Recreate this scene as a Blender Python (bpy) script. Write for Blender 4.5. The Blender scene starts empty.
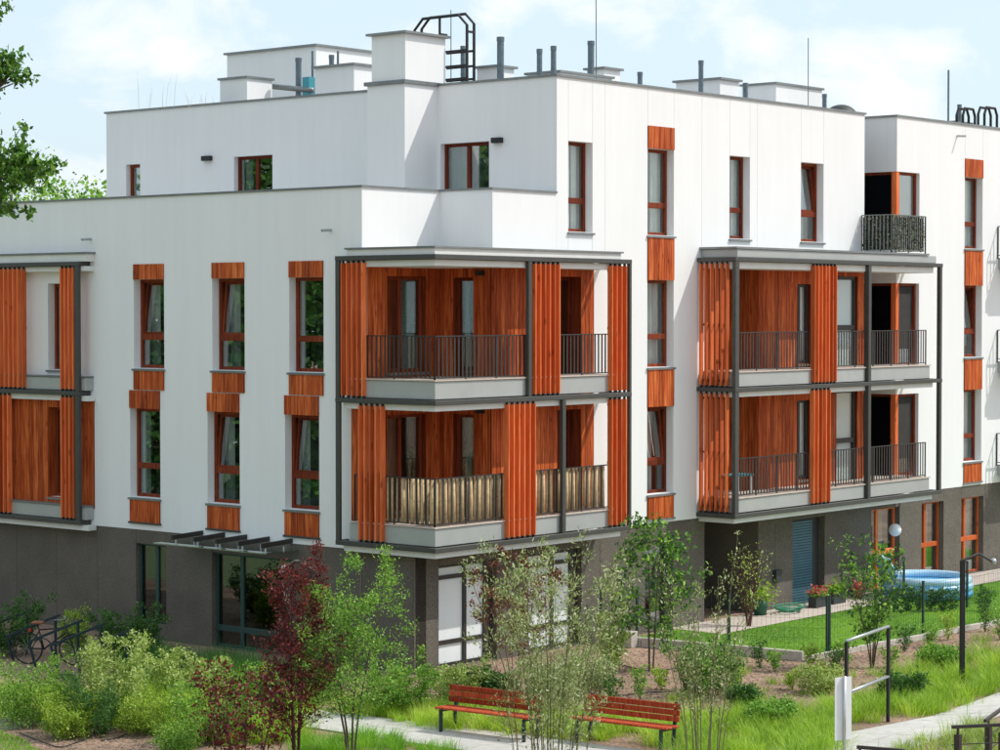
import bpy, math, random
import numpy as np
from mathutils import Vector, Matrix

random.seed(7)
RNG = np.random.default_rng(11)
SC = bpy.context.scene
COL = SC.collection
rad = math.radians

# ------------------------------------------------------------------ camera
FPX = 2300.0                      # focal length in pixels of a 1000 px wide picture
YAW, PITCH, CAMH = rad(50.0), rad(1.6), 7.55
FW = np.array([math.sin(YAW), math.cos(YAW), 0.0])
RT = np.array([math.cos(YAW), -math.sin(YAW), 0.0])
UP = np.array([0, 0, 1.0])
FP = math.cos(PITCH) * FW - math.sin(PITCH) * UP
UPP = math.sin(PITCH) * FW + math.cos(PITCH) * UP
D0 = 46.73
CAM = -D0 * FW + (65 / FPX * D0) * RT
CAM[2] = CAMH
cd = bpy.data.cameras.new('camera')
cd.sensor_width = 36.0
cd.lens = FPX / 1000 * 36.0
cd.clip_end = 3000
cam = bpy.data.objects.new('camera', cd)
COL.objects.link(cam)
cam.matrix_world = Matrix(((RT[0], UPP[0], -FP[0], CAM[0]), (RT[1], UPP[1], -FP[1], CAM[1]),
                           (RT[2], UPP[2], -FP[2], CAM[2]), (0, 0, 0, 1)))
SC.camera = cam


def ray(px, py):
    return FP + (px - 500) / FPX * RT - (py - 375) / FPX * UPP


def onx(px, py, x):
    d = ray(px, py)
    return CAM + (x - CAM[0]) / d[0] * d


def ony(px, py, y):
    d = ray(px, py)
    return CAM + (y - CAM[1]) / d[1] * d


def onz(px, py, z=0.0):
    d = ray(px, py)
    return CAM + (z - CAM[2]) / d[2] * d


def atd(px, py, dist):
    return CAM + dist * ray(px, py)


# ------------------------------------------------------------------ world and sun
SUN = Vector((1.0, -1.0, 1.70)).normalized()
SUN_EL = math.asin(SUN.z)
world = bpy.data.worlds.new('World')
SC.world = world
world.use_nodes = True
wn, wl = world.node_tree.nodes, world.node_tree.links
wn.clear()
w_out = wn.new('ShaderNodeOutputWorld')
w_bg = wn.new('ShaderNodeBackground')
w_bg.inputs['Strength'].default_value = 0.15
w_sky = wn.new('ShaderNodeTexSky')
w_sky.sky_type = 'NISHITA'
w_sky.sun_disc = False
w_sky.sun_elevation = SUN_EL
w_sky.sun_rotation = math.atan2(SUN.x, SUN.y)
w_sky.air_density = 1.0
w_sky.dust_density = 2.2
w_sky.ozone_density = 1.3
# thin summer cloud over the whole sky: a veil and soft heaps
w_co = wn.new('ShaderNodeTexCoord')
w_map = wn.new('ShaderNodeMapping')
w_map.inputs['Scale'].default_value = (1.0, 1.0, 1.5)
w_map.inputs['Location'].default_value = (3.1, 1.7, 0.4)
wl.new(w_co.outputs['Generated'], w_map.inputs['Vector'])
w_n = wn.new('ShaderNodeTexNoise')
w_n.inputs['Scale'].default_value = 13.0
w_n.inputs['Detail'].default_value = 7.0
w_n.inputs['Roughness'].default_value = 0.55
w_n.inputs['Distortion'].default_value = 0.25
wl.new(w_map.outputs['Vector'], w_n.inputs['Vector'])
w_r = wn.new('ShaderNodeValToRGB')
w_r.color_ramp.elements[0].position = 0.40
w_r.color_ramp.elements[0].position = 0.50
w_r.color_ramp.elements[0].color = (0.0, 0.0, 0.0, 1)
w_r.color_ramp.elements[1].position = 0.64
w_r.color_ramp.elements[1].color = (0.85, 0.85, 0.85, 1)
wl.new(w_n.outputs['Fac'], w_r.inputs['Fac'])
w_mix = wn.new('ShaderNodeMix')
w_mix.data_type = 'RGBA'
wl.new(w_r.outputs['Color'], w_mix.inputs['Factor'])
w_veil = wn.new('ShaderNodeMix')
w_veil.data_type = 'RGBA'
w_veil.inputs['Factor'].default_value = 0.72
w_veil.inputs[7].default_value = (3.85, 4.65, 5.2, 1)
wl.new(w_sky.outputs['Color'], w_veil.inputs[6])
wl.new(w_veil.outputs[2], w_mix.inputs[6])
w_mix.inputs[7].default_value = (5.2, 5.25, 5.35, 1)
wl.new(w_mix.outputs[2], w_bg.inputs['Color'])
wl.new(w_bg.outputs['Background'], w_out.inputs['Surface'])

sd = bpy.data.lights.new('sun', 'SUN')
sd.energy = 2.4
sd.angle = rad(0.55)
sd.color = (1.0, 0.955, 0.88)
sun = bpy.data.objects.new('sun', sd)
COL.objects.link(sun)
sun.rotation_euler = SUN.to_track_quat('Z', 'Y').to_euler()
sun.location = (10, -20, 40)
SC.view_settings.view_transform = 'Standard'
SC.view_settings.look = 'None'
SC.view_settings.gamma = 1
SC.view_settings.use_curve_mapping = False
SC.view_settings.exposure = 0.46
SC.cycles.max_bounces = 8
SC.cycles.transparent_max_bounces = 12

# ------------------------------------------------------------------ materials
MATS = {}


class NT:
    """a small wrapper for a material's node tree"""

    def __init__(self, name):
        self.m = bpy.data.materials.new(name)
        self.m.use_nodes = True
        self.n, self.l = self.m.node_tree.nodes, self.m.node_tree.links
        self.b = self.n['Principled BSDF']
        self.o = self.n['Material Output']
        MATS[name] = self.m

    def add(self, t, **kw):
        x = self.n.new(t)
        for k, v in kw.items():
            if k.startswith('i_'):
                x.inputs[k[2:].replace('_', ' ')].default_value = v
            else:
                setattr(x, k, v)
        return x

    def link(self, a, b):
        self.l.new(a, b)

    def coord(self, scale=(1, 1, 1), kind='Object'):
        c = self.add('ShaderNodeTexCoord')
        mp = self.add('ShaderNodeMapping')
        mp.inputs['Scale'].default_value = scale
        self.link(c.outputs[kind], mp.inputs['Vector'])
        return mp.outputs['Vector']

    def world(self, scale=(1, 1, 1)):
        g = self.add('ShaderNodeNewGeometry')
        mp = self.add('ShaderNodeMapping')
        mp.inputs['Scale'].default_value = scale
        self.link(g.outputs['Position'], mp.inputs['Vector'])
        return mp.outputs['Vector']

    def noise(self, vec, scale, detail=4, rough=0.5):
        x = self.add('ShaderNodeTexNoise')
        x.inputs['Scale'].default_value = scale
        x.inputs['Detail'].default_value = detail
        x.inputs['Roughness'].default_value = rough
        self.link(vec, x.inputs['Vector'])
        return x.outputs['Fac']

    def ramp(self, fac, stops):
        x = self.add('ShaderNodeValToRGB')
        e = x.color_ramp.elements
        while len(e) < len(stops):
            e.new(0.5)
        for k, (p, c) in enumerate(stops):
            e[k].position = p
            e[k].color = (*c, 1) if len(c) == 3 else c
        self.link(fac, x.inputs['Fac'])
        return x.outputs['Color']

    def mix(self, a, b, fac, mode='MIX'):
        x = self.add('ShaderNodeMix', data_type='RGBA', blend_type=mode)
        for sock, v in ((x.inputs['Factor'], fac), (x.inputs[6], a), (x.inputs[7], b)):
            if isinstance(v, (int, float)):
                sock.default_value = v
            elif isinstance(v, tuple):
                sock.default_value = (*v, 1) if len(v) == 3 else v
            else:
                self.link(v, sock)
        return x.outputs[2]

    def bump(self, h, dist=0.01, strength=0.5):
        x = self.add('ShaderNodeBump')
        x.inputs['Distance'].default_value = dist
        x.inputs['Strength'].default_value = strength
        self.link(h, x.inputs['Height'])
        self.link(x.outputs['Normal'], self.b.inputs['Normal'])

    def base(self, c):
        if isinstance(c, tuple):
            self.b.inputs['Base Color'].default_value = (*c, 1)
        else:
            self.link(c, self.b.inputs['Base Color'])

    def rough(self, r):
        self.b.inputs['Roughness'].default_value = r


def m_plaster():
    t = NT('white_plaster')
    w = t.world()
    big = t.noise(t.world((0.6, 0.6, 0.25)), 1.1, 5, 0.6)
    streak = t.noise(t.world((2.2, 2.2, 0.12)), 2.0, 3, 0.6)
    c = t.ramp(big, [(0.25, (0.82, 0.825, 0.822)), (0.75, (0.86, 0.865, 0.862))])
    c2 = t.ramp(streak, [(0.3, (0.94, 0.94, 0.928)), (0.7, (1, 1, 1))])
    t.base(t.mix(c, c2, 0.55, 'MULTIPLY'))
    t.rough(0.92)
    t.bump(t.noise(w, 160, 3, 0.6), 0.004, 0.35)


def m_stone():
    t = NT('grey_stone')
    w = t.world()
    v = t.add('ShaderNodeTexVoronoi')
    v.inputs['Scale'].default_value = 26
    t.link(t.world((1, 1, 0.8)), v.inputs['Vector'])
    pit = t.ramp(v.outputs['Distance'], [(0.08, (0.35, 0.35, 0.35)), (0.22, (1, 1, 1))])
    sp = t.noise(w, 42, 5, 0.7)
    c = t.ramp(sp, [(0.3, (0.060, 0.052, 0.043)), (0.55, (0.150, 0.132, 0.110)), (0.8, (0.28, 0.25, 0.212))])
    n2 = t.noise(w, 1.3, 3)
    c = t.mix(c, t.ramp(n2, [(0.3, (0.82, 0.82, 0.82)), (0.7, (1.08, 1.06, 1.03))]), 1.0, 'MULTIPLY')
    t.base(t.mix(c, pit, 0.6, 'MULTIPLY'))
    t.rough(0.9)
    t.bump(sp, 0.006, 0.5)


def m_wood(name, base, dark, light):
    t = NT(name)
    oi = t.add('ShaderNodeObjectInfo')
    w = t.world((9, 9, 0.55))
    add = t.add('ShaderNodeVectorMath', operation='ADD')
    mul = t.add('ShaderNodeVectorMath', operation='SCALE')
    comb = t.add('ShaderNodeCombineXYZ')
    for k in range(3):
        t.link(oi.outputs['Random'], comb.inputs[k])
    t.link(comb.outputs[0], mul.inputs[0])
    mul.inputs['Scale'].default_value = 37.0
    t.link(w, add.inputs[0])
    t.link(mul.outputs[0], add.inputs[1])
    g = t.noise(add.outputs[0], 2.6, 6, 0.62)
    c = t.ramp(g, [(0.30, dark), (0.52, base), (0.74, light)])
    kn = t.add('ShaderNodeTexVoronoi')
    kn.inputs['Scale'].default_value = 1.35
    add2 = t.add('ShaderNodeVectorMath', operation='ADD')
    t.link(t.world((3.2, 3.2, 1.3)), add2.inputs[0])
    t.link(mul.outputs[0], add2.inputs[1])
    t.link(add2.outputs[0], kn.inputs['Vector'])
    knot = t.ramp(kn.outputs['Distance'], [(0.06, (0.35, 0.28, 0.22)), (0.17, (1, 1, 1))])
    c = t.mix(c, knot, 0.75, 'MULTIPLY')
    var = t.ramp(oi.outputs['Random'], [(0.0, (0.66, 0.60, 0.56)), (0.5, (1, 1, 1)), (1.0, (1.16, 1.30, 1.40))])
    t.base(t.mix(c, var, 1.0, 'MULTIPLY'))
    t.rough(0.62)
    t.b.inputs['Specular IOR Level'].default_value = 0.18
    t.bump(g, 0.004, 0.35)


def m_plain(name, col, rough=0.6, metallic=0.0, nscale=18.0, amt=0.14, bump=0.0, spec=None):
    t = NT(name)
    n = t.noise(t.world(), nscale, 4, 0.6)
    lo = tuple(c * (1 - amt) for c in col)
    hi = tuple(min(1, c * (1 + amt)) for c in col)
    t.base(t.ramp(n, [(0.3, lo), (0.7, hi)]))
    t.rough(rough)
    t.b.inputs['Metallic'].default_value = metallic
    if spec is not None:
        t.b.inputs['Specular IOR Level'].default_value = spec
    if bump:
        t.bump(n, bump, 0.5)


def m_glass(name='window_glass', tint=(0.78, 0.85, 0.83), r0=0.26):
    t = NT(name)
    t.n.remove(t.b)
    tr = t.add('ShaderNodeBsdfTransparent')
    tr.inputs['Color'].default_value = (*tint, 1)
    gl = t.add('ShaderNodeBsdfGlossy')
    gl.inputs['Roughness'].default_value = 0.0
    gl.inputs['Color'].default_value = (0.95, 0.97, 0.97, 1)
    lw = t.add('ShaderNodeLayerWeight')
    lw.inputs['Blend'].default_value = 0.5
    pw = t.add('ShaderNodeMath', operation='POWER')
    pw.inputs[1].default_value = 4.5
    t.link(lw.outputs['Facing'], pw.inputs[0])
    ma = t.add('ShaderNodeMath', operation='MULTIPLY_ADD')
    ma.inputs[1].default_value = 1.0 - r0
    ma.inputs[2].default_value = r0
    t.link(pw.outputs[0], ma.inputs[0])
    wv = t.noise(t.world(), 0.9, 2)
    bp = t.add('ShaderNodeBump')
    bp.inputs['Distance'].default_value = 0.02
    bp.inputs['Strength'].default_value = 0.12
    t.link(wv, bp.inputs['Height'])
    t.link(bp.outputs['Normal'], gl.inputs['Normal'])
    mx = t.add('ShaderNodeMixShader')
    t.link(ma.outputs[0], mx.inputs['Fac'])
    t.link(tr.outputs[0], mx.inputs[1])
    t.link(gl.outputs[0], mx.inputs[2])
    t.link(mx.outputs[0], t.o.inputs['Surface'])


def m_leaf(name, dark, mid, light, trans=0.35, rough=0.45):
    """leaf colour varies from leaf to leaf through a random face attribute"""
    t = NT(name)
    at = t.add('ShaderNodeAttribute', attribute_name='tone')
    c = t.ramp(at.outputs['Fac'], [(0.0, dark), (0.5, mid), (1.0, light)])
    t.base(c)
    t.rough(rough)
    t.b.inputs['Specular IOR Level'].default_value = 0.35
    ts = t.add('ShaderNodeBsdfTranslucent')
    hs = t.mix(c, (1.25, 1.35, 0.55), 0.6, 'MULTIPLY')
    t.link(hs, ts.inputs['Color'])
    mx = t.add('ShaderNodeMixShader')
    mx.inputs['Fac'].default_value = trans
    t.link(t.b.outputs[0], mx.inputs[1])
    t.link(ts.outputs[0], mx.inputs[2])
    t.link(mx.outputs[0], t.o.inputs['Surface'])


def m_soil():
    t = NT('bark_soil')
    w = t.world()
    f = t.noise(w, 16, 8, 0.72)
    b = t.noise(w, 0.55, 4, 0.6)
    c = t.ramp(f, [(0.28, (0.09, 0.058, 0.040)), (0.46, (0.34, 0.225, 0.165)), (0.70, (0.64, 0.49, 0.385))])
    g = t.ramp(b, [(0.35, (0.62, 0.6, 0.55)), (0.65, (1.1, 1.05, 1.0))])
    t.base(t.mix(c, g, 1.0, 'MULTIPLY'))
    t.rough(0.95)
    t.bump(f, 0.05, 0.9)


def m_lawn():
    t = NT('lawn_turf')
    w = t.world()
    f = t.noise(w, 30, 6, 0.7)
    b = t.noise(w, 0.9, 4, 0.55)
    c = t.ramp(f, [(0.3, (0.07, 0.15, 0.015)), (0.7, (0.20, 0.38, 0.04))])
    t.base(t.mix(c, t.ramp(b, [(0.3, (0.8, 0.8, 0.8)), (0.7, (1.15, 1.1, 1.0))]), 1.0, 'MULTIPLY'))
    t.rough(0.9)
    t.bump(f, 0.03, 0.6)


def m_conc(name, lo, hi, sc=5.0):
    t = NT(name)
    w = t.world()
    f = t.noise(w, sc, 8, 0.7)
    b = t.noise(w, 0.7, 3)
    c = t.ramp(f, [(0.3, lo), (0.7, hi)])
    t.base(t.mix(c, t.ramp(b, [(0.3, (0.86, 0.86, 0.85)), (0.7, (1.05, 1.04, 1.02))]), 1.0, 'MULTIPLY'))
    t.rough(0.9)
    t.bump(t.noise(w, 90, 4, 0.7), 0.004, 0.4)


m_plaster()
m_stone()
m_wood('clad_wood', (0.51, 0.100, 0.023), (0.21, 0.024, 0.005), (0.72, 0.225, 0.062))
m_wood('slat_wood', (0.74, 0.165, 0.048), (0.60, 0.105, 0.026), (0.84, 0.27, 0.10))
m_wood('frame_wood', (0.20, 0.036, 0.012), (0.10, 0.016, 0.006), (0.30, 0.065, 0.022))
m_plain('cane', (0.60, 0.45, 0.27), 0.85, 0, 9, 0.22, 0, .1)
m_wood('bench_wood', (0.44, 0.072, 0.026), (0.24, 0.030, 0.012), (0.58, 0.13, 0.05))
m_plain('frame_metal', (0.055, 0.056, 0.050), 0.5, 0.0, 6, 0.12)
m_plain('coping_metal', (0.22, 0.235, 0.235), 0.34, 0.4, 3, 0.15)
m_plain('grey_panel', (0.40, 0.415, 0.40), 0.42, 0.1, 1.6, 0.06)
m_plain('white_panel', (0.72, 0.72, 0.69), 0.7, 0, 3, 0.05)
m_plain('dark_metal', (0.045, 0.040, 0.036), 0.45, 0.3, 20, 0.2)
m_plain('teal_metal', (0.016, 0.038, 0.05), 0.4, 0.3, 20, 0.2)
m_plain('teal_frame', (0.035, 0.085, 0.075), 0.4, 0.2, 20, 0.15)
m_plain('zinc', (0.42, 0.45, 0.46), 0.35, 0.7, 20, 0.12)
m_plain('rail_grey', (0.16, 0.18, 0.16), 0.4, 0.3, 20, 0.1)
m_plain('pipe_metal', (0.14, 0.18, 0.205), 0.42, 0.5, 14, 0.2)
m_plain('fence_green', (0.012, 0.04, 0.032), 0.5, 0.1, 20, 0.15)
m_plain('black', (0.012, 0.012, 0.013), 0.55, 0, 20, 0.2)
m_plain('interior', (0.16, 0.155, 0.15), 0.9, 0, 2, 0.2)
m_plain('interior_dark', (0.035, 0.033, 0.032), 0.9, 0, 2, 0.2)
m_plain('curtain', (0.62, 0.64, 0.62), 0.9, 0, 4, 0.06)
m_plain('curtain_warm', (0.50, 0.46, 0.40), 0.9, 0, 4, 0.08)
m_plain('blind_white', (0.80, 0.83, 0.84), 0.5, 0, 2, 0.03)
m_plain('shutter_blue', (0.06, 0.155, 0.205), 0.45, 0.2, 3, 0.1)
m_plain('roof_gravel', (0.30, 0.29, 0.27), 0.95, 0, 20, 0.3)
m_plain('bark', (0.10, 0.075, 0.05), 0.9, 0, 30, 0.4, 0.01)
m_plain('bark_green', (0.15, 0.15, 0.06), 0.85, 0, 30, 0.35, 0.006)
m_plain('bark_red', (0.10, 0.035, 0.03), 0.85, 0, 30, 0.35, 0.006)
m_plain('pool_blue', (0.08, 0.36, 0.66), 0.25, 0, 3, 0.1)
def m_pool():
    t = NT('pool_mid')
    f = t.noise(t.world((1, 1, 2.2)), 3.2, 3, .5)
    t.base(t.ramp(f, [(0.40, (0.09, 0.40, 0.70)), (0.50, (0.55, 0.78, 0.90)), (0.60, (0.16, 0.52, 0.80))]))
    t.rough(.3)


m_pool()
m_plain('pool_white', (0.48, 0.70, 0.86), 0.3, 0, 6, 0.08)
m_plain('saddle', (0.26, 0.10, 0.05), 0.6, 0, 20, 0.2)
m_plain('rubber', (0.02, 0.02, 0.02), 0.8, 0, 20, 0.2)
m_plain('red_plastic', (0.5, 0.02, 0.015), 0.4, 0, 20, 0.1)
m_plain('white_paint', (0.80, 0.80, 0.80), 0.45, 0, 3, 0.04)
m_plain('cyan_plastic', (0.05, 0.30, 0.36), 0.4, 0, 20, 0.1)
m_plain('hose_green', (0.03, 0.24, 0.13), 0.5, 0, 20, 0.2)
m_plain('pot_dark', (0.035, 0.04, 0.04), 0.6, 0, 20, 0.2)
m_plain('pot_green', (0.01, 0.085, 0.04), 0.5, 0, 20, 0.2)
m_plain('terrace_tile', (0.55, 0.47, 0.41), 0.8, 0, 8, 0.1)
m_plain('stones', (0.55, 0.50, 0.45), 0.9, 0, 12, 0.3, 0.02)
m_plain('paper', (0.75, 0.75, 0.70), 0.8, 0, 12, 0.06)
m_plain('sign_post', (0.55, 0.56, 0.56), 0.4, 0.6, 12, 0.06)
m_glass()
m_glass('clear_glass', (0.92, 0.95, 0.94), 0.09)
m_glass('door_glass', (0.50, 0.60, 0.55), 0.10)
m_glass('dark_glass', (0.35, 0.37, 0.42), 0.03)
m_glass('canopy_glass', (0.75, 0.86, 0.84), 0.25)
m_leaf('leaf_plum', (0.045, 0.008, 0.011), (0.15, 0.018, 0.026), (0.36, 0.075, 0.075), 0.25, 0.35)
m_leaf('leaf_green', (0.05, 0.15, 0.02), (0.20, 0.42, 0.055), (0.48, 0.70, 0.14))
m_leaf('leaf_silver', (0.12, 0.19, 0.04), (0.38, 0.47, 0.18), (0.82, 0.84, 0.58), 0.3)
m_leaf('leaf_deep', (0.02, 0.075, 0.015), (0.06, 0.165, 0.030), (0.15, 0.31, 0.065))
m_leaf('leaf_oak', (0.02, 0.08, 0.012), (0.09, 0.22, 0.03), (0.24, 0.42, 0.08))
m_leaf('leaf_dark', (0.010, 0.020, 0.006), (0.022, 0.04, 0.012), (0.05, 0.075, 0.025), .1)
m_leaf('leaf_lime', (0.10, 0.22, 0.02), (0.33, 0.49, 0.05), (0.62, 0.74, 0.14))
m_leaf('leaf_pale', (0.13, 0.24, 0.03), (0.42, 0.52, 0.13), (0.80, 0.84, 0.42))
m_leaf('leaf_rust', (0.06, 0.012, 0.008), (0.17, 0.045, 0.025), (0.30, 0.11, 0.06), 0.25)
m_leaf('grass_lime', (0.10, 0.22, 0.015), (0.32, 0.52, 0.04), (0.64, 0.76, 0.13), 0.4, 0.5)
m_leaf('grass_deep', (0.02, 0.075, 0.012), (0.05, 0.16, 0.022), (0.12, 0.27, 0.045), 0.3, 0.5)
m_leaf('grass_lawn', (0.10, 0.26, 0.015), (0.21, 0.46, 0.03), (0.36, 0.62, 0.06), 0.4, 0.5)
m_leaf('straw', (0.20, 0.15, 0.08), (0.34, 0.28, 0.15), (0.5, 0.44, 0.28), 0.2, 0.6)
m_leaf('petal_pink', (0.50, 0.05, 0.08), (0.70, 0.14, 0.16), (0.80, 0.32, 0.30), 0.3)
m_plain('meadow_turf', (0.20, 0.255, 0.115), 0.95, 0, 6, 0.25)
m_soil()
m_lawn()
m_conc('path_concrete', (0.46, 0.445, 0.41), (0.60, 0.585, 0.55))
m_conc('kerb_concrete', (0.42, 0.38, 0.33), (0.58, 0.54, 0.48), 9)


# ------------------------------------------------------------------ mesh helpers
class MB:
    def __init__(self):
        self.v, self.f = [], []

    def box(self, x0, x1, y0, y1, z0, z1):
        if x1 < x0: x0, x1 = x1, x0
        if y1 < y0: y0, y1 = y1, y0
        if z1 < z0: z0, z1 = z1, z0
        k = len(self.v)
        self.v += [(x0, y0, z0), (x1, y0, z0), (x1, y1, z0), (x0, y1, z0),
                   (x0, y0, z1), (x1, y0, z1), (x1, y1, z1), (x0, y1, z1)]
        self.f += [tuple(k + i for i in q) for q in
                   ((3, 2, 1, 0), (4, 5, 6, 7), (0, 1, 5, 4), (1, 2, 6, 5), (2, 3, 7, 6), (3, 0, 4, 7))]
        return self

    def bar(self, p, q, w, h, up=(0, 0, 1)):
        """a rectangular bar from p to q, w across and h along up"""
        p, q, up = Vector(p), Vector(q), Vector(up)
        d = (q - p).normalized()
        s = d.cross(up)
        if s.length < 1e-4:
            s = d.cross(Vector((1, 0, 0)))
        s.normalize()
        u = s.cross(d).normalized()
        k = len(self.v)
        for c in (p, q):
            for a, b in ((-1, -1), (1, -1), (1, 1), (-1, 1)):
                self.v.append(tuple(c + s * a * w / 2 + u * b * h / 2))
        self.f += [tuple(k + i for i in q4) for q4 in
                   ((0, 3, 2, 1), (4, 5, 6, 7), (0, 1, 5, 4), (1, 2, 6, 5), (2, 3, 7, 6), (3, 0, 4, 7))]
        return self

    def tube(self, pts, r, n=6, cap=True):
        pts = [Vector(p) for p in pts]
        rs = r if isinstance(r, (list, tuple)) else [r] * len(pts)
        k = len(self.v)
        prev = None
        for i, p in enumerate(pts):
            d = (pts[min(i + 1, len(pts) - 1)] - pts[max(i - 1, 0)])
            if d.length < 1e-9:
                d = Vector((0, 0, 1))
            d.normalize()
            ref = prev if prev is not None else (Vector((1, 0, 0)) if abs(d.z) > 0.9 else Vector((0, 0, 1)))
            s = d.cross(ref)
            if s.length < 1e-5:
                s = d.cross(Vector((0, 1, 0)))
            s.normalize()
            u = s.cross(d).normalized()
            prev = u
            for j in range(n):
                a = 2 * math.pi * j / n
                self.v.append(tuple(p + (u * math.cos(a) + s * math.sin(a)) * rs[i]))
        for i in range(len(pts) - 1):
            for j in range(n):
                a, b = k + i * n + j, k + i * n + (j + 1) % n
                self.f.append((a, a + n, b + n, b))
        if cap:
            self.f.append(tuple(k + j for j in range(n)))
            self.f.append(tuple(k + (len(pts) - 1) * n + j for j in reversed(range(n))))
        return self

    def cyl(self, x, y, z0, z1, r, n=12, r2=None):
        return self.tube([(x, y, z0), (x, y, z1)], [r, r if r2 is None else r2], n)

    def lathe(self, prof, n=20, c=(0, 0, 0)):
        k = len(self.v)
        for r, z in prof:
            for j in range(n):
                a = 2 * math.pi * j / n
                self.v.append((c[0] + r * math.cos(a), c[1] + r * math.sin(a), c[2] + z))
        for i in range(len(prof) - 1):
            for j in range(n):
                a, b = k + i * n + j, k + i * n + (j + 1) % n
                self.f.append((a, b, b + n, a + n))
        return self

    def quad(self, *p):
        k = len(self.v)
        self.v += [tuple(q) for q in p]
        self.f.append(tuple(range(k, k + len(p))))
        return self

    def prism(self, poly, z0, z1):
        """poly counter-clockwise in xy"""
        n = len(poly)
        k = len(self.v)
        self.v += [(x, y, z0) for x, y in poly] + [(x, y, z1) for x, y in poly]
        self.f.append(tuple(k + i for i in reversed(range(n))))
        self.f.append(tuple(k + n + i for i in range(n)))
        for i in range(n):
            j = (i + 1) % n
            self.f.append((k + i, k + j, k + n + j, k + n + i))
        return self


W = {}          # where an object's origin stands in the frame its parts were built in


def raw_obj(name, me, parent, origin):
    o = bpy.data.objects.new(name, me)
    COL.objects.link(o)
    if parent is not None:
        o.parent = parent
        o.location = Vector(origin) - W[parent.name]
    else:
        o.location = origin
    W[o.name] = Vector(origin)
    return o


def build(name, mb, mat, parent=None, smooth=False, bevel=0.0):
    v = np.array(mb.v, dtype=float)
    lo, hi = v.min(0), v.max(0)
    org = np.array([(lo[0] + hi[0]) / 2, (lo[1] + hi[1]) / 2, lo[2]])
    me = bpy.data.meshes.new(name)
    me.from_pydata([tuple(p) for p in v - org], [], mb.f)
    me.materials.append(MATS[mat])
    if smooth:
        for p in me.polygons:
            p.use_smooth = True
    me.update()
    o = raw_obj(name, me, parent, org)
    if bevel:
        bm_ = o.modifiers.new('edge', 'BEVEL')
        bm_.width = bevel
        bm_.segments = 1
        bm_.limit_method = 'ANGLE'
    return o


def mesh_of(name, mb, mat, smooth=False):
    """mesh data to be shared, in its own local frame"""
    me = bpy.data.meshes.new(name)
    me.from_pydata([tuple(p) for p in mb.v], [], mb.f)
    me.materials.append(MATS[mat])
    if smooth:
        for p in me.polygons:
            p.use_smooth = True
    me.update()
    return me


def piece(name, me, loc, parent, rz=0.0, scale=None):
    o = raw_obj(name, me, parent, loc)
    o.rotation_euler.z = rz
    if scale:
        o.scale = scale
    return o


def tag(o, label, cat=None, group=None, kind=None):
    if label: o['label'] = label
    if cat: o['category'] = cat
    if group: o['group'] = group
    if kind: o['kind'] = kind
    return o


def thing(name, label, cat, loc=(0, 0, 0), rz=0.0, group=None, local=False):
    o = bpy.data.objects.new(name, None)
    COL.objects.link(o)
    o.empty_display_size = 0.2
    o.location = loc
    o.rotation_euler.z = rz
    W[o.name] = Vector((0, 0, 0)) if local else Vector(loc)
    return tag(o, label, cat, group)


def copy_tree(o, parent=None):
    c = o.copy()
    COL.objects.link(c)
    c.parent = parent
    for ch in list(o.children):
        copy_tree(ch, c)
    return c


def np_mesh(name, verts, faces, mat, tone=None):
    """fast mesh from arrays: verts (n,3), faces (m,k)"""
    me = bpy.data.meshes.new(name)
    n, (m, k) = len(verts), faces.shape
    me.vertices.add(n)
    me.vertices.foreach_set('co', np.ascontiguousarray(verts, dtype=np.float32).ravel())
    me.loops.add(m * k)
    me.loops.foreach_set('vertex_index', np.ascontiguousarray(faces, dtype=np.int32).ravel())
    me.polygons.add(m)
    me.polygons.foreach_set('loop_start', np.arange(0, m * k, k, dtype=np.int32))
    me.polygons.foreach_set('loop_total', np.full(m, k, dtype=np.int32))
    me.materials.append(MATS[mat])
    if tone is not None:
        at = me.attributes.new('tone', 'FLOAT', 'FACE')
        at.data.foreach_set('value', np.ascontiguousarray(tone, dtype=np.float32))
    me.update(calc_edges=True)
    return me


# ================================================================== the ground
GA, GB = 0.30, 0.81          # the planes of the two facades: x = GA and y = GB


def sheet(name, poly, z, mat, parent=None):
    mb = MB().quad(*[(x, y, z) for x, y in poly])
    o = build(name, mb, mat)
    return tag(o, None, kind='structure')


sheet('ground', [(-400, -400), (400, -400), (400, 400), (-400, 400)], 0.0, 'bark_soil')
LAWN = [(7.15, -4.30), (30, -5.05), (30, 0.60), (6.65, 0.60)]
sheet('lawn', LAWN, 0.02, 'lawn_turf')
sheet('terrace', [(9.2, -0.75), (30, -0.55), (30, 0.80), (9.2, 0.80)], 0.035, 'terrace_tile')
def paved(name, A0, A1, n, z, jitter=.0):
    """a path of concrete slabs between two edge polylines A0 and A1 (same number of points)"""
    poly = A0 + A1[::-1]
    p_ = sheet(name, poly, z - .006, 'kerb_concrete')

    def at(L, t):
        k = min(int(t * (len(L) - 1)), len(L) - 2)
        f = t * (len(L) - 1) - k
        return Vector(L[k]).lerp(Vector(L[k + 1]), f)
    for i_ in range(n):
        a, b = at(A0, i_ / n), at(A0, (i_ + 1) / n)
        d, c = at(A1, i_ / n), at(A1, (i_ + 1) / n)
        for h in range(2):
            q = [a.lerp(d, h / 2), b.lerp(c, h / 2), b.lerp(c, (h + 1) / 2), a.lerp(d, (h + 1) / 2)]
            m = sum(q, Vector((0, 0))) / 4
            q = [m + (v - m) * (1 - .009 / max(.2, (v - m).length)) for v in q]
            area = sum(q[k].x * q[(k + 1) % 4].y - q[(k + 1) % 4].x * q[k].y for k in range(4))
            if area < 0: q = q[::-1]
            zz = z + random.uniform(-.002, .003)
            build('paving_slab', MB().prism([(v.x, v.y) for v in q], z - .004, zz + .004), 'path_concrete', p_)
    return p_


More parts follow.
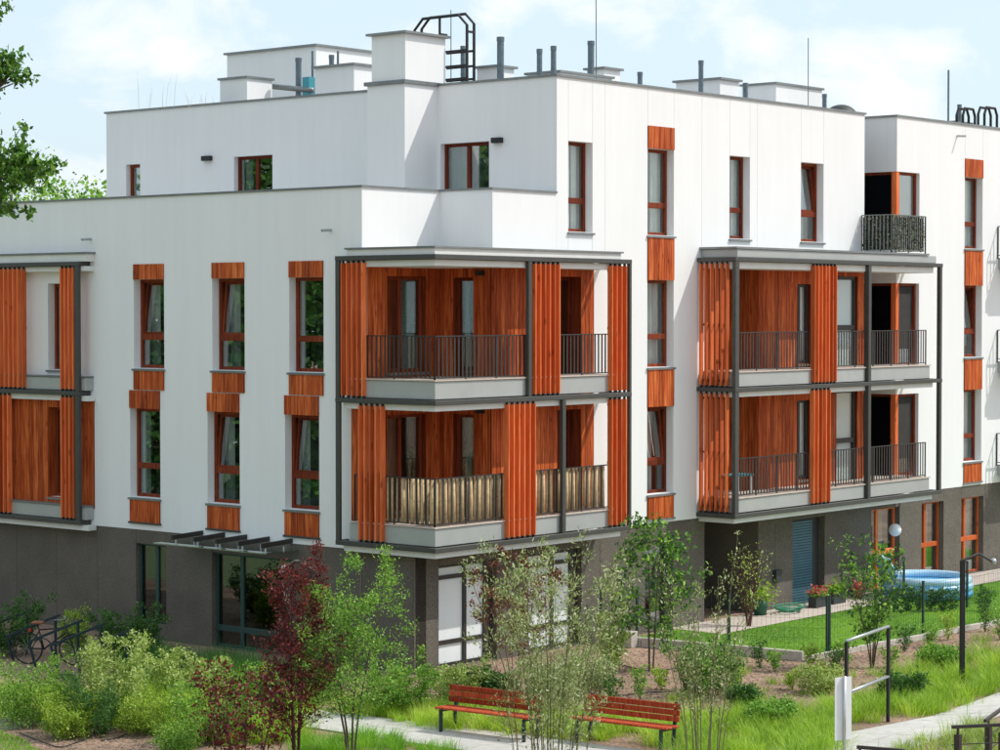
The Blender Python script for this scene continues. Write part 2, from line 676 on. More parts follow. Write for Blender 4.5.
paved('garden_path', [(-5.55, 0.2), (-5.1, -9.9)], [(-4.12, 0.2), (-3.05, -9.9)], 11, 0.02)
paved('garden_path', [(-3.0, -11.4), (4.2, -10.75), (12, -10.3), (30, -9.9)], [(-3.0, -9.1), (2.9, -9.85), (9.0, -9.25), (30, -8.8)], 21, 0.02)
sheet('meadow', [(-120, 2.2), (-7.2, 2.2), (-7.2, 26), (-2, 40), (-2, 120), (-120, 120)], 0.01, 'meadow_turf')

# ================================================================== the apartment building
BLD = thing('apartment_building', 'white four storey apartment building with orange wooden balcony screens and dark stone base',
            'building', (10, 6, 0))


def cells(u_edges, z_edges, holes):
    out = []
    for i in range(len(u_edges) - 1):
        for j in range(len(z_edges) - 1):
            uc, zc = (u_edges[i] + u_edges[i + 1]) / 2, (z_edges[j] + z_edges[j + 1]) / 2
            if any(h[0] < uc < h[1] and h[2] < zc < h[3] for h in holes):
                continue
            out.append((u_edges[i], u_edges[i + 1], z_edges[j], z_edges[j + 1]))
    return out


def wall(name, plane, c, u0, u1, z0, z1, holes, mat, thick=0.30, joints=None, zjoints=(), label=None):
    """plane 'A': x = c, u is y; plane 'B': y = c, u is x.  With joints the face is cut into separate panels"""
    ue = sorted({u0, u1, *[h[k] for h in holes for k in (0, 1) if u0 < h[k] < u1]})
    ze = sorted({z0, z1, *[h[k] for h in holes for k in (2, 3) if z0 < h[k] < z1]})
    off = 0.03 if joints is not None else 0.0
    mb = MB()
    for a, b, p, q in cells(ue, ze, holes):
        if plane == 'A':
            mb.box(c + off, c + thick, a, b, p, q)
        else:
            mb.box(a, b, c + off, c + thick, p, q)
    w_ = build(name, mb, mat, BLD)
    if label:
        tag(w_, label)
    if joints is not None:
        ju = sorted({u0, u1, *[j for j in joints if u0 < j < u1]})
        jz = sorted({z0, z1, *[j for j in zjoints if z0 < j < z1]})
        g = 0.005
        for i in range(len(ju) - 1):
            for k in range(len(jz) - 1):
                a, b, p, q = ju[i], ju[i + 1], jz[k], jz[k + 1]
                hh = [h for h in holes if h[0] < b - 1e-4 and h[1] > a + 1e-4 and h[2] < q - 1e-4 and h[3] > p + 1e-4]
                us = sorted({a + g, b - g, *[x for h in hh for x in h[:2] if a + g < x < b - g]})
                zs = sorted({p + g if k else p, q - g if k < len(jz) - 2 else q,
                             *[x for h in hh for x in h[2:] if p + g < x < q - g]})
                for (a2, b2, p2, q2) in cells(us, zs, hh):
                    mb = MB()
                    if plane == 'A':
                        mb.box(c, c + off - 0.002, a2, b2, p2, q2)
                    else:
                        mb.box(a2, b2, c, c + off - 0.002, p2, q2)
                    build('wall_panel', mb, mat, w_)
    return w_


def pbox(mb, plane, c, u0, u1, d0, d1, z0, z1):
    """box on a facade; d runs inwards from the facade plane"""
    if plane == 'A':
        mb.box(c + d0, c + d1, u0, u1, z0, z1)
    else:
        mb.box(u0, u1, c + d0, c + d1, z0, z1)
    return mb


def room(plane, c, u0, u1, z0, z1, d0, deep, mat='interior', e=0.35):
    mb = MB()
    t = 0.04
    a, b, p, q = u0 - e, u1 + e, z0 - 0.15, z1 + 0.15
    pbox(mb, plane, c, a, b, d0 + deep, d0 + deep + t, p, q)
    pbox(mb, plane, c, a - t, a, d0, d0 + deep, p, q)
    pbox(mb, plane, c, b, b + t, d0, d0 + deep, p, q)
    pbox(mb, plane, c, a, b, d0, d0 + deep, p - t, p)
    pbox(mb, plane, c, a, b, d0, d0 + deep, q, q + t)
    return mb


def curtain_mb(plane, c, u0, u1, d, z0, z1, amp=0.03):
    n = max(6, int(abs(u1 - u0) / 0.022))
    mb = MB()
    ph = random.uniform(0, 6)
    for i in range(n + 1):
        u = u0 + (u1 - u0) * i / n
        dd = d + amp * math.sin(i * 1.05 + ph) + amp * 0.4 * math.sin(i * 0.37 + ph)
        for z in (z0, z1):
            mb.v.append((c + dd, u, z) if plane == 'A' else (u, c + dd, z))
    for i in range(n):
        mb.f.append((2 * i, 2 * i + 2, 2 * i + 3, 2 * i + 1))
    return mb


def window(plane, c, u0, u1, z0, z1, depth=0.20, transom=0.35, mullion=None, tilt=False, curtains=(), fmat='frame_wood',
           fw=0.075, sill=True, sill_u=None, roomd=2.2, rmat='interior', pane_label=None, blind=None, roome=0.35, gmat='window_glass'):
    """a framed window set back in its opening: frame, panes, sill, curtains and the room behind"""
    mb = MB()
    d0, d1 = depth, depth + 0.08
    pbox(mb, plane, c, u0, u0 + fw, d0, d1, z0, z1)
    pbox(mb, plane, c, u1 - fw, u1, d0, d1, z0, z1)
    pbox(mb, plane, c, u0 + fw, u1 - fw, d0, d1, z1 - fw, z1)
    pbox(mb, plane, c, u0 + fw, u1 - fw, d0, d1, z0, z0 + fw)
    zt = z0 + (z1 - z0) * transom if transom else None
    if zt:
        pbox(mb, plane, c, u0 + fw, u1 - fw, d0 - 0.006, d1 - 0.01, zt - 0.065, zt + 0.065)
    ums = []
    if mullion:
        for m in mullion:
            um = u0 + (u1 - u0) * m
            ums.append(um)
            pbox(mb, plane, c, um - 0.05, um + 0.05, d0 - 0.003, d1 - 0.005, z0 + fw, z1 - fw)
    win = build('window', mb, fmat, BLD, bevel=0.006)
    uu = [u0 + fw] + [x for um in ums for x in (um - 0.05, um + 0.05)] + [u1 - fw]
    bands = [(z0 + fw, zt - 0.065), (zt + 0.065, z1 - fw)] if zt else [(z0 + fw, z1 - fw)]
    for k in range(0, len(uu), 2):
        for bi, (p, q) in enumerate(bands):
            if tilt and bi == len(bands) - 1:
                continue
            mb = MB()
            pbox(mb, plane, c, uu[k] - 0.01, uu[k + 1] + 0.01, d0 + 0.035, d0 + 0.055, p - 0.01, q + 0.01)
            build('pane', mb, gmat, win)
    if tilt:                      # the upper sash tips inwards at its head
        p, q = bands[-1]
        ins = 0.10
        sf = MB()
        s = 0.055

        def pt(u, z, dd):
            k = (z - p) / (q - p)
            d = d0 + 0.05 + ins * k + dd
            return (c + d, u, z) if plane == 'A' else (u, c + d, z)
        a, b = u0 + fw + 0.004, u1 - fw - 0.004
        nrm = (1, 0, 0) if plane == 'A' else (0, 1, 0)
        for (ua, za, ub, zb) in ((a + s / 2, p, a + s / 2, q), (b - s / 2, p, b - s / 2, q)):
            sf.bar(pt(ua, za, 0), pt(ub, zb, 0), s, 0.06, nrm)
        for z in (p + s / 2, q - s / 2):
            sf.bar(pt(a + s, z, 0), pt(b - s, z, 0), 0.06, s, (0, 0, 1))
        build('tilted_sash', sf, fmat, win)
        mb = MB()
        mb.quad(pt(a + s * .6, p + s * .6, 0.0), pt(b - s * .6, p + s * .6, 0.0), pt(b - s * .6, q - s * .6, 0.0), pt(a + s * .6, q - s * .6, 0.0))
        build('pane', mb, 'window_glass', win)
    for (f0, f1, mat) in curtains:
        ca, cb = u0 + (u1 - u0) * f0, u0 + (u1 - u0) * f1
        build('curtain', curtain_mb(plane, c, ca, cb, d1 + (0.26 if tilt else 0.10), z0 + 0.02, z1 + 0.05), mat, win, smooth=True)
    if blind:
        mb = MB()
        pbox(mb, plane, c, u0 + 0.02, u1 - 0.02, d1 + 0.02, d1 + 0.03, z0 + (z1 - z0) * blind[0], z1 - 0.02)
        build('roller_blind', mb, blind[1], win)
    if sill:
        su0, su1 = sill_u if sill_u else (u0 - 0.035, u1 + 0.035)
        mb = MB()
        pbox(mb, plane, c, u0 + 0.002, u1 - 0.002, -0.003, d0, z0 - 0.045, z0 - 0.012)
        pbox(mb, plane, c, su0, su1, -0.055, -0.003, z0 - 0.062, z0 - 0.018)
        build('sill', mb, 'coping_metal', win)
    if roomd:
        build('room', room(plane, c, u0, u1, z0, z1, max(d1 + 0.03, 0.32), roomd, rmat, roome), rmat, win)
    return win


PLANKS = {}


def plank(plane, c, u0, u1, z0, z1, parent, d0=-0.004, d1=0.05):
    """one upright cladding board with its edges eased; boards of one size share a mesh"""
    w, h = round(u1 - u0 - 0.006, 3), round(z1 - z0, 3)
    key = (plane, w, h)
    if key not in PLANKS:
        e = 0.006
        pr = [(-w / 2, 0.02), (-w / 2, e), (-w / 2 + e, 0), (w / 2 - e, 0), (w / 2, e), (w / 2, 0.02)]
        mb = MB()
        for z in (0, h):
            for (u, d) in pr:
                mb.v.append((d, -u, z) if plane == 'A' else (u, d, z))
        n = len(pr)
        for i in range(n):
            j = (i + 1) % n
            mb.f.append((i, j, n + j, n + i))
        mb.f += [tuple(reversed(range(n))), tuple(range(n, 2 * n))]
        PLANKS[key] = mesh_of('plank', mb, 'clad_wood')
    um = (u0 + u1) / 2
    dj = random.uniform(-0.002, 0.002)
    loc = (c + d0 + dj, um, z0) if plane == 'A' else (um, c + d0 + dj, z0)
    return piece('plank', PLANKS[key], loc, parent)


def cladding(plane, c, u0, u1, z0, z1, n=None, pitch=0.15, holes=(), name='wood_cladding', out=-0.004, trim=False):
    mb = MB()
    ue = sorted({u0, u1, *[h[k] for h in holes for k in (0, 1) if u0 < h[k] < u1]})
    ze = sorted({z0, z1, *[h[k] for h in holes for k in (2, 3) if z0 < h[k] < z1]})
    for a, b, p, q in cells(ue, ze, holes):
        pbox(mb, plane, c, a, b, out + 0.018, out + 0.05, p, q)
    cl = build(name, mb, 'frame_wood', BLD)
    # split at the hole edges, so each board ends where an opening begins
    for i in range(len(ue) - 1):
        a, b = ue[i], ue[i + 1]
        k = n if n else max(1, round((b - a) / pitch))
        um = (a + b) / 2
        spans, zc = [], z0
        for h in sorted([h for h in holes if h[0] < um < h[1]], key=lambda h: h[2]):
            if h[2] - zc > 0.03: spans.append((zc, h[2]))
            zc = h[3]
        if z1 - zc > 0.03: spans.append((zc, z1))
        for j in range(k):
            for (p, q) in spans:
                plank(plane, c, a + (b - a) * j / k, a + (b - a) * (j + 1) / k, p, q, cl, out)
    return cl


# ---- heights
ZB = 2.50           # head of the stone base
ZP = 10.15          # parapet of the terrace
ZR = 12.74          # parapet of the top roof
WIN3, WIN2, WIN4 = (6.23, 8.27), (3.25, 5.30), (9.32, 11.34)

# ---- facade A: three columns of windows
A_UP = [(8.52, 9.56), (5.88, 6.92), (3.45, 4.49)]
A_LO = [(8.67, 9.71), (6.05, 7.09), (3.59, 4.63)]
A_GND_W = (8.50, 9.53)
A_DOOR = (4.45, 6.97)
LB_DOOR = (12.05, 12.66)      # narrow window on the far balcony
holesA = [(u0, u1, *WIN3) for u0, u1 in A_UP] + [(u0, u1, *WIN2) for u0, u1 in A_LO]
holesA += [(LB_DOOR[0], LB_DOOR[1], 6.15, 8.20), (LB_DOOR[0], LB_DOOR[1], 3.1, 5.25)]
wall('wall', 'A', GA, 2.32, 22.0, ZB, ZP, holesA, 'white_plaster')
wall('base_wall', 'A', GA + 0.012, GB + 0.04, 22.0, 0.0, ZB, [(A_GND_W[0], A_GND_W[1], 0.35, 2.18), (A_DOOR[0], A_DOOR[1], 0.02, 2.14)],
     'grey_stone', joints=[2.35, 3.4, 4.45, 6.97, 8.5, 9.53, 10.9, 12.4, 13.9, 15.4, 17, 18.5, 20], thick=0.36)

cur = [[(0.0, 0.3, 'curtain')], [(0.62, 1.0, 'curtain')], [(0.76, 1.0, 'curtain')]]
for k, (u0, u1) in enumerate(A_UP):
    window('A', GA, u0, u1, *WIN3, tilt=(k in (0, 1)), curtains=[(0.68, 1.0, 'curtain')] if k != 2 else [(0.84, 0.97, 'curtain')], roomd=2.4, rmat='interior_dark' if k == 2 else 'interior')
for k, (u0, u1) in enumerate(A_LO):
    window('A', GA, u0, u1, *WIN2, tilt=(k in (1, 2)), curtains=[(0.70, 0.98, 'curtain')], roomd=2.4)
for (u0, u1), (l0, l1) in zip(A_UP, A_LO):
    cladding('A', GA, u0, u1, WIN3[1], 8.62, n=5, name='wood_panel', out=-0.032)
    cladding('A', GA, u0, u1, 5.735, WIN3[0] - 0.06, n=5, name='wood_panel', out=-0.032)
    cladding('A', GA, l0, l1, WIN2[1], 5.715, n=5, name='wood_panel', out=-0.036)
    cladding('A', GA, l0, l1, 2.68, WIN2[0] - 0.06, n=5, name='wood_panel', out=-0.032)
    build('trim', pbox(MB(), 'A', GA, l0 - 0.03, l1 + 0.03, -0.05, 0.01, 2.635, 2.678), 'frame_metal', BLD)
window('A', GA, *LB_DOOR, 6.15, 8.20, roomd=2, transom=None, rmat='interior_dark', sill=True)
window('A', GA, *LB_DOOR, 3.1, 5.25, roomd=2, transom=None, rmat='interior_dark', sill=True)

build('reveal_board', MB().box(GA - .012, GA + .20, LB_DOOR[1] - .02, LB_DOOR[1] - .001, 3.1, 5.25), 'clad_wood', BLD)
# ground floor of facade A: a window and the glazed entrance
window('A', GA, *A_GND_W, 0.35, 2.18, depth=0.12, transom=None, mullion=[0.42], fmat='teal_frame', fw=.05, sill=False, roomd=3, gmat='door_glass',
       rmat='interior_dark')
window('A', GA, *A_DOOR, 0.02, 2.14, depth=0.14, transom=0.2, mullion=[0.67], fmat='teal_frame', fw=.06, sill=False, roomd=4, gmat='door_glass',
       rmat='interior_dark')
build('notice', pbox(MB(), 'A', GA, 4.62, 4.80, 0.125, 0.13, 1.18, 1.5), 'paper', BLD)

# ---- loggia walls of the corner balcony and the parapet over it
XW2, YW1 = 2.77, 2.32
XB4 = 4.97
wall('wall', 'B', YW1, GA + 0.30, XW2 + 0.3, 8.72, ZP, [], 'white_plaster')
wall('wall', 'A', XW2, GB + 0.30, YW1, 8.72, ZP, [], 'white_plaster')
L1 = (1.08, 2.32)            # window in the loggia wall
D2 = (1.36, 1.94)            # door in the short wall
D3 = (5.0, 5.86)             # door in the long wall
for (zf, zc, low) in ((5.95, 8.62, False), (2.98, 5.60, True)):
    hw = (L1[0], L1[1], zf + 0.28, zf + 2.34)
    wall('loggia_wall', 'B', YW1 + 0.05, GA, XW2 + 0.02, zf - 0.3, zc + 0.1, [hw], 'frame_wood', thick=0.25)
    cladding('B', YW1, GA + 0.002, XW2, zf - 0.1, zc + 0.1, holes=[hw])
    window('B', YW1, *hw, depth=0.12, transom=0.0, mullion=[0.42], curtains=[(0.5, 0.95, 'curtain')] if not low else [(0.1, 0.5, 'curtain_warm')],
           rmat='interior_dark', roomd=1.6)
    hd = (D2[0], D2[1], zf + 0.02, zf + 2.32)
    wall('loggia_wall', 'A', XW2 + 0.05, GB + .05, YW1 + 0.25, zf - 0.3, zc + 0.1, [hd], 'frame_wood', thick=0.25)
    cladding('A', XW2, GB + 0.002, YW1 + 0.012, zf - 0.1, zc + 0.1, holes=[hd])
    window('A', XW2, *hd, depth=0.12, transom=None, rmat='interior_dark', sill=False, roomd=1.2, curtains=[(0.55, 0.8, 'curtain')])
    hl = (D3[0], D3[1], zf + 0.02, zf + 2.36)
    wall('loggia_wall', 'B', GB + 0.05, XW2 + 0.002, 6.33, zf - 0.3, zc + 0.02, [hl], 'frame_wood', thick=0.25)
    cladding('B', GB, XW2 - 0.02, 6.33, zf - 0.1, zc + 0.02, holes=[hl])
    window('B', GB, *hl, depth=0.30, transom=None, mullion=[0.5], rmat='interior_dark', sill=False, roomd=1.5,
           blind=(0.15, 'curtain_warm') if low else None, curtains=[] if low else [(0.15, 0.4, 'curtain')])
    # wood on the end of facade A beside the loggia
    cladding('A', GA, 2.325, 2.62, zf - 0.1, zc, n=2, out=-0.034)
    build('wall_light', pbox(MB(), 'A', XW2, 1.03, 1.22, -0.09, -0.006, zf + 2.36, zf + 2.46), 'black', BLD)

# ---- facade B: panels
B_COL = [(8.37, 9.41), (23.50, 24.54)]
B4 = [(5.39, 6.27), (11.74, 12.62), (14.95, 16.02)]
JB = [5.39, 6.27, 6.74, 8.37, 9.41, 10.56, 11.74, 12.62, 12.95, 14.95, 16.02]
holesB = [(a, b, *WIN4) for a, b in B4] + [(B_COL[0][0], B_COL[0][1], *w) for w in (WIN4, WIN3, WIN2)]
wall('wall', 'B', GB, XB4, 18.05, 8.62, ZR, holesB, 'white_plaster', joints=JB)
wall('wall', 'B', GB, XW2, XB4, 8.62, ZP, [], 'white_plaster', thick=0.299)
NX0, NX1 = 10.76, 13.05      # the entrance recess
wall('wall', 'B', GB, 6.33, NX0, ZB + 0.06, 8.62, holesB, 'white_plaster', joints=[8.37, 9.41, 10.40])
XR = 19.72                   # right wing
CW = (19.86, 20.95)          # corner windows of the right wing
holesR = [(B_COL[1][0], B_COL[1][1], *w) for w in (WIN4, WIN3, WIN2)]
holesR += [(CW[0] - 0.3, CW[1], 10.12 - 0.9, 11.32), (CW[0] - 0.3, CW[1], 6.0, 8.30), (CW[0] - 0.3, CW[1], 3.0, 5.28)]
wall('wall', 'B', GB, XR, 32.0, ZB + 0.06, ZR + 0.06, holesR, 'white_plaster', joints=[XR, 23.50, 24.54, 26.9, 28.4])
hr2 = [(GB, 2.35, 9.22, 11.32), (GB, 2.35, 6.0, 8.30), (GB, 2.35, 3.0, 5.28)]
wall('wall', 'A', XR, GB + 0.302, 5.0, ZB + 0.06, ZR + 0.06, hr2, 'white_plaster')
for k, (zz0, zz1) in enumerate(((9.24, 11.32), (6.0, 8.30), (3.0, 5.28))):
    window('B', GB, XR + 0.16, CW[1], zz0, zz1, depth=0.10, transom=None, tilt=(k > 0), curtains=[(0.5, 0.95, 'curtain_warm')], sill=False, roomd=2, roome=-.05)
    window('A', XR, GB + 0.16, 2.35, zz0, zz1, depth=0.10, transom=None, sill=False, roomd=1.4, rmat='interior_dark', roome=-.05, gmat='dark_glass')
    build('corner_post', MB().box(XR + 0.012, XR + 0.16, GB + 0.012, GB + 0.16, zz0, zz1), 'slat_wood', BLD)
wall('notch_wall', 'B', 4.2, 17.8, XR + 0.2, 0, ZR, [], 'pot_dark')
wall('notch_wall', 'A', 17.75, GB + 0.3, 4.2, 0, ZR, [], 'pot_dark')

for (a, b) in B4:
    window('B', GB, a, b, *WIN4, roome=.04, tilt=(a > 14), curtains=[(0.02, 0.58, 'curtain'), (0.64, 0.97, 'curtain')] if a < 14 else [(0.3, 0.9, 'curtain')], roomd=2.6, gmat='clear_glass')  # wide left curtain is added in place of the sky's pale reflection
for k, (a, b) in enumerate(B_COL):
    for j, w in enumerate((WIN4, WIN3, WIN2)):
        window('B', GB, a, b, *w, tilt=(j == (2 if k == 0 else 1)), curtains=[(0.40, 0.85, 'curtain')] if j else [(0.02, 0.45, 'curtain'), (0.55, 0.97, 'curtain')],  # top storey: left curtain likewise stands in for reflected sky
               roomd=2.4, gmat='clear_glass')
    cladding('B', GB, a, b, WIN4[1], 11.86, n=5, name='wood_panel', out=-0.032)
    cladding('B', GB, a, b, WIN3[1], WIN4[0] - 0.06, n=5, name='wood_panel', out=-0.032)
    cladding('B', GB, a, b, WIN2[1], WIN3[0] - 0.06, n=5, name='wood_panel', out=-0.032)
    cladding('B', GB, a, b, 2.66, WIN2[0] - 0.06, n=5, name='wood_panel', out=-0.032)
    build('trim', pbox(MB(), 'B', GB, a - 0.03, b + 0.03, -0.05, 0.01, 2.615, 2.658), 'coping_metal', BLD)

# stone base of facade B
G1, G2 = (1.07, 2.95), (4.05, 5.93)
DR = (8.35, 9.45)
SH = (14.64, 16.16)
GW = [(18.51, 19.98), (21.17, 22.40), (23.40, 24.72)]
hb = [(*G1, 0.03, 2.20), (*G2, 0.03, 2.20), (*DR, 0.05, 2.15), (NX0, NX1, 0.0, 2.56)]
wall('base_wall', 'B', GB + 0.04, GA, NX1, 0.0, ZB, hb, 'grey_stone', joints=[1.07, 2.95, 4.05, 5.93, 6.62, 8.35, 9.45, 10.2], thick=0.36)
hb2 = [(*SH, 0.03, 2.22), *[(a, b, 0.05, 2.22) for a, b in GW]]
wall('base_wall', 'B', GB + 0.012, NX1, 32.0, 0.0, ZB + 0.06, hb2, 'grey_stone', joints=[13.82, 14.64, 16.16, 17.3, 18.51, 19.98, 21.17, 22.40, 23.40, 24.72, 26.2, 27.6, 29], thick=0.36)
build('wall_band', MB().box(6.33, NX0, GB + 0.04, GB + 0.3, ZB, ZB + 0.06), 'grey_stone', BLD)
# entrance recess under the second balcony
mb = MB()
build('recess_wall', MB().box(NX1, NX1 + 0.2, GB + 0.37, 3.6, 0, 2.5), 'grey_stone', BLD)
build('recess_wall', MB().box(NX0 - 0.2, NX0, GB + 0.4, 3.6, 0, 2.5), 'pot_dark', BLD)  # left and back walls: the recess's deep shade is put into their colour
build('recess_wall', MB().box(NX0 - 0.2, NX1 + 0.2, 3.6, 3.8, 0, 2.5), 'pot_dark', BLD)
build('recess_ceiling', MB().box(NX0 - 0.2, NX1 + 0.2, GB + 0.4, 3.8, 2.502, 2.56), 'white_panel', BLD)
mb = MB()
mb.box(NX0 + 0.5, NX0 + 0.58, 3.52, 3.598, 0.02, 2.2).box(NX0 + 1.62, NX0 + 1.70, 3.52, 3.598, 0.02, 2.2).box(NX0 + 0.58, NX0 + 1.62, 3.52, 3.598, 2.12, 2.2)
mb.box(NX0 + 0.58, NX0 + 1.62, 3.55, 3.59, 0.02, 2.12)
build('entrance_door', mb, 'dark_metal', BLD)

# two big shop windows with white blinds at the corner
for (a, b) in (G1, G2):
    mb = MB()
    um = a + (b - a) * 0.52
    for (p, q, r, s) in ((a, a + .05, .03, 2.2), (b - .28, b, .03, 2.2), (um - .05, um + .05, .03, 2.2), (a, b, 2.13, 2.2), (a, b, 1.88, 1.97), (a, b, .50, .59), (a, b, .03, .10)):
        pbox(mb, 'B', GB, p, q, 0.16 + 0.002 * len(mb.v) / 80, 0.24, r, s)
    wn_ = build('window', mb, 'dark_metal', BLD)
    tag(wn_, 'large window with dark bars and white blinds drawn down')
    for (p, q) in ((a + .05, um - .05), (um + .05, b - .28)):
        for (r, s) in ((.10, .50), (.59, 1.88), (1.97, 2.13)):
            build('blind', pbox(MB(), 'B', GB, p, q, 0.205, 0.215, r, s), 'blind_white', wn_)
    build('reveal_back', pbox(MB(), 'B', GB, a - .1, b + .1, 0.405, 0.45, 0, 2.4), 'interior_dark', wn_)
# garden door with shutter and the ground floor windows of the right part
window('B', GB, *DR, 0.05, 2.15, depth=0.2, transom=0.4, fmat='frame_metal', sill=False, blind=(0.3, 'shutter_blue'), roomd=2)
mb = MB()
nl = 30
for k in range(nl):
    z0 = 0.03 + k * (2.12 / nl)
    pbox(mb, 'B', GB, SH[0], SH[1] - .32, 0.16 + 0.0, 0.19, z0, z0 + 2.12 / nl - 0.012)
sh_ = build('roller_shutter', MB().box(SH[0], SH[1], GB + .20, GB + .24, 0.03, 2.2), 'pot_dark', BLD)
for k in range(nl):
    z0 = 0.03 + k * (2.12 / nl)
    build('shutter_slat', pbox(MB(), 'B', GB, SH[0] + .01, SH[1] - .36, 0.165, 0.198, z0, z0 + 2.12 / nl - 0.014), 'shutter_blue', sh_)
for k, (a, b) in enumerate(GW):
    window('B', GB, a, b, 0.05, 2.22, depth=0.16, transom=0.45, mullion=[0.36], fmat='slat_wood', fw=0.055, sill=False,
           curtains=[(0.42, 0.8, 'curtain')] if k == 2 else [(0.5, 0.75, 'curtain_warm')], roomd=2.5, rmat='interior_dark')
build('meter_box', MB().box(13.72, 13.98, GB - 0.10, GB + 0.01, 0.72, 1.02), 'pot_dark', BLD)

# ---- second balcony: walls behind it on two storeys
for (zf, zc) in ((5.95, 8.70), (2.98, 5.62)):
    cladding('A', NX1 - 0.0, GB + 0.002, 3.0, zf - 0.1, zc, pitch=0.17)
    build('loggia_wall', MB().box(NX1 + .05, NX1 + .3, GB + .05, 3.3, zf - .3, zc), 'interior', BLD)
    build('loggia_wall', MB().box(NX0 - .3, NX1 + .05, 3.0, 3.3, zf - .3, zc), 'interior', BLD)
    build('loggia_wall', MB().box(NX0 - .3, NX0 - 0.002, GB + .302, 3.0, zf - .3, zc), 'white_plaster', BLD)
    d1 = (14.80, 15.55, zf + 0.25, zf + 2.28)
    d2 = (16.70, 17.74, zf + 0.02, zf + 2.50)
    wall('loggia_wall', 'B', GB + 0.05, NX1 + 0.3, 18.05, zf - .3, zc, [d1, d2], 'frame_wood', thick=0.25)
    cladding('B', GB, NX1, 18.05, zf - 0.1, zc, holes=[d1, d2], pitch=0.17)
    window('B', GB, *d1, depth=0.14, transom=None, mullion=[0.4], sill=True, roomd=1.6, fmat='dark_metal', blind=(0.0, 'blind_white'), gmat='clear_glass')
    window('B', GB, *d2, depth=0.06, transom=0.46, sill=False, roomd=1.6, fmat='dark_metal', fw=0.09, blind=(0.0, 'blind_white'), gmat='clear_glass')  # white blind stands in for the bright reflection in this door's glass
    build('wall_light', pbox(MB(), 'B', GB, 16.45, 16.62, -0.12, -0.006, zf + 2.44, zf + 2.52), 'black', BLD)


# ---- balcony slabs: white fascia, grey upstand, metal frame beam
def slab_L(z_b, name='balcony'):
    """corner balcony floor; z_b is the underside of the frame beam"""
    mb = MB()
    p = [(0.055, 2.62), (0.055, 0.055), (6.33, 0.055), (6.33, GB - 0.002), (GA - .002, GB - .002), (GA - 0.002, 2.62)]
    mb.prism(p, z_b - 0.125, z_b - 0.006)
    if z_b < 3:
        mb.box(GA + .0, XW2 + .0, GB, YW1, z_b - 0.12, z_b + 0.2)
    else:
        mb.box(GA + .0, XW2 + .0, GB, YW1, z_b - 0.12, z_b + 0.2)
    o = build(name, mb, 'white_panel', BLD)
    q = [(0.05, 2.46), (0.05, 0.05), (6.02, 0.05), (6.02, GB - .003), (GA - .004, GB - .003), (GA - .004, 2.46)]
    up = MB().prism(q, z_b + 0.115, z_b + 0.485)
    build('upstand', up, 'grey_panel', o, bevel=0.012)
    tl = MB()
    tl.prism([(0.02, 2.40), (0.02, 0.02), (6.06, 0.02), (6.06, GB - .01), (GA - .012, GB - .01), (GA - .012, 2.40)], z_b + 0.489, z_b + 0.515)
    tl.box(GA - 0.01, XW2, GB, YW1, z_b + 0.40, z_b + 0.50)
    build('floor_tiles', tl, 'terrace_tile', o)
    return o


BAL_A = slab_L(5.62)
BAL_B = slab_L(2.61)


def beam(mb, x0, x1, y0, y1, z):
    mb.box(x0, x1, y0, y1, z, z + 0.10)


frame = MB()
for z in (8.60, 5.62, 2.61):
    frame.box(-0.05, 0.05, 0.05, 2.78, z, z + 0.10)
    frame.box(-0.05, 6.62, -0.05, 0.05, z, z + 0.10)
    frame.box(6.52, 6.62, 0.05, GB - 0.002, z, z + 0.10)
    frame.box(0.05, GA - .002, 2.70, 2.78, z, z + 0.10)
for (z0, z1) in ((5.72, 8.60), (2.71, 5.62)):
    frame.box(-0.045, 0.035, 2.66, 2.775, z0, z1)
    frame.box(6.54, 6.62, -0.045, 0.045, z0, z1)
frame.box(2.955, 3.065, -0.045, 0.045, 5.72, 8.60)
frame.box(4.12, 4.24, -0.045, 0.045, 2.71, 5.62)
build('balcony_frame', frame, 'frame_metal', BLD, bevel=0.008)

# roof over the corner balcony
mb = MB()
mb.prism([(0.06, 2.50), (0.06, 0.06), (6.33, 0.06), (6.33, GB - .002), (GA - .002, GB - .002), (GA - .002, 2.50)], 8.47, 8.595)
mb.box(GA, XW2, GB, YW1, 8.47, 8.72)
rf1 = build('balcony_roof', mb, 'white_panel', BLD)
build('fascia', MB().prism([(0.03, 2.50), (0.03, 0.03), (6.31, 0.03), (6.31, GB - .003), (GA - .003, GB - .003), (GA - .003, 2.50)], 8.705, 8.83),
      'white_panel', rf1)
build('coping', MB().prism([(-0.01, 2.54), (-0.01, -0.01), (6.36, -0.01), (6.36, GB - .004), (GA - .004, GB - .004), (GA - .004, 2.54)], 8.832, 8.87),
      'coping_metal', rf1)
build('roof_cover', MB().box(GA, XW2, GB, YW1, 8.725, 8.86), 'roof_gravel', rf1)

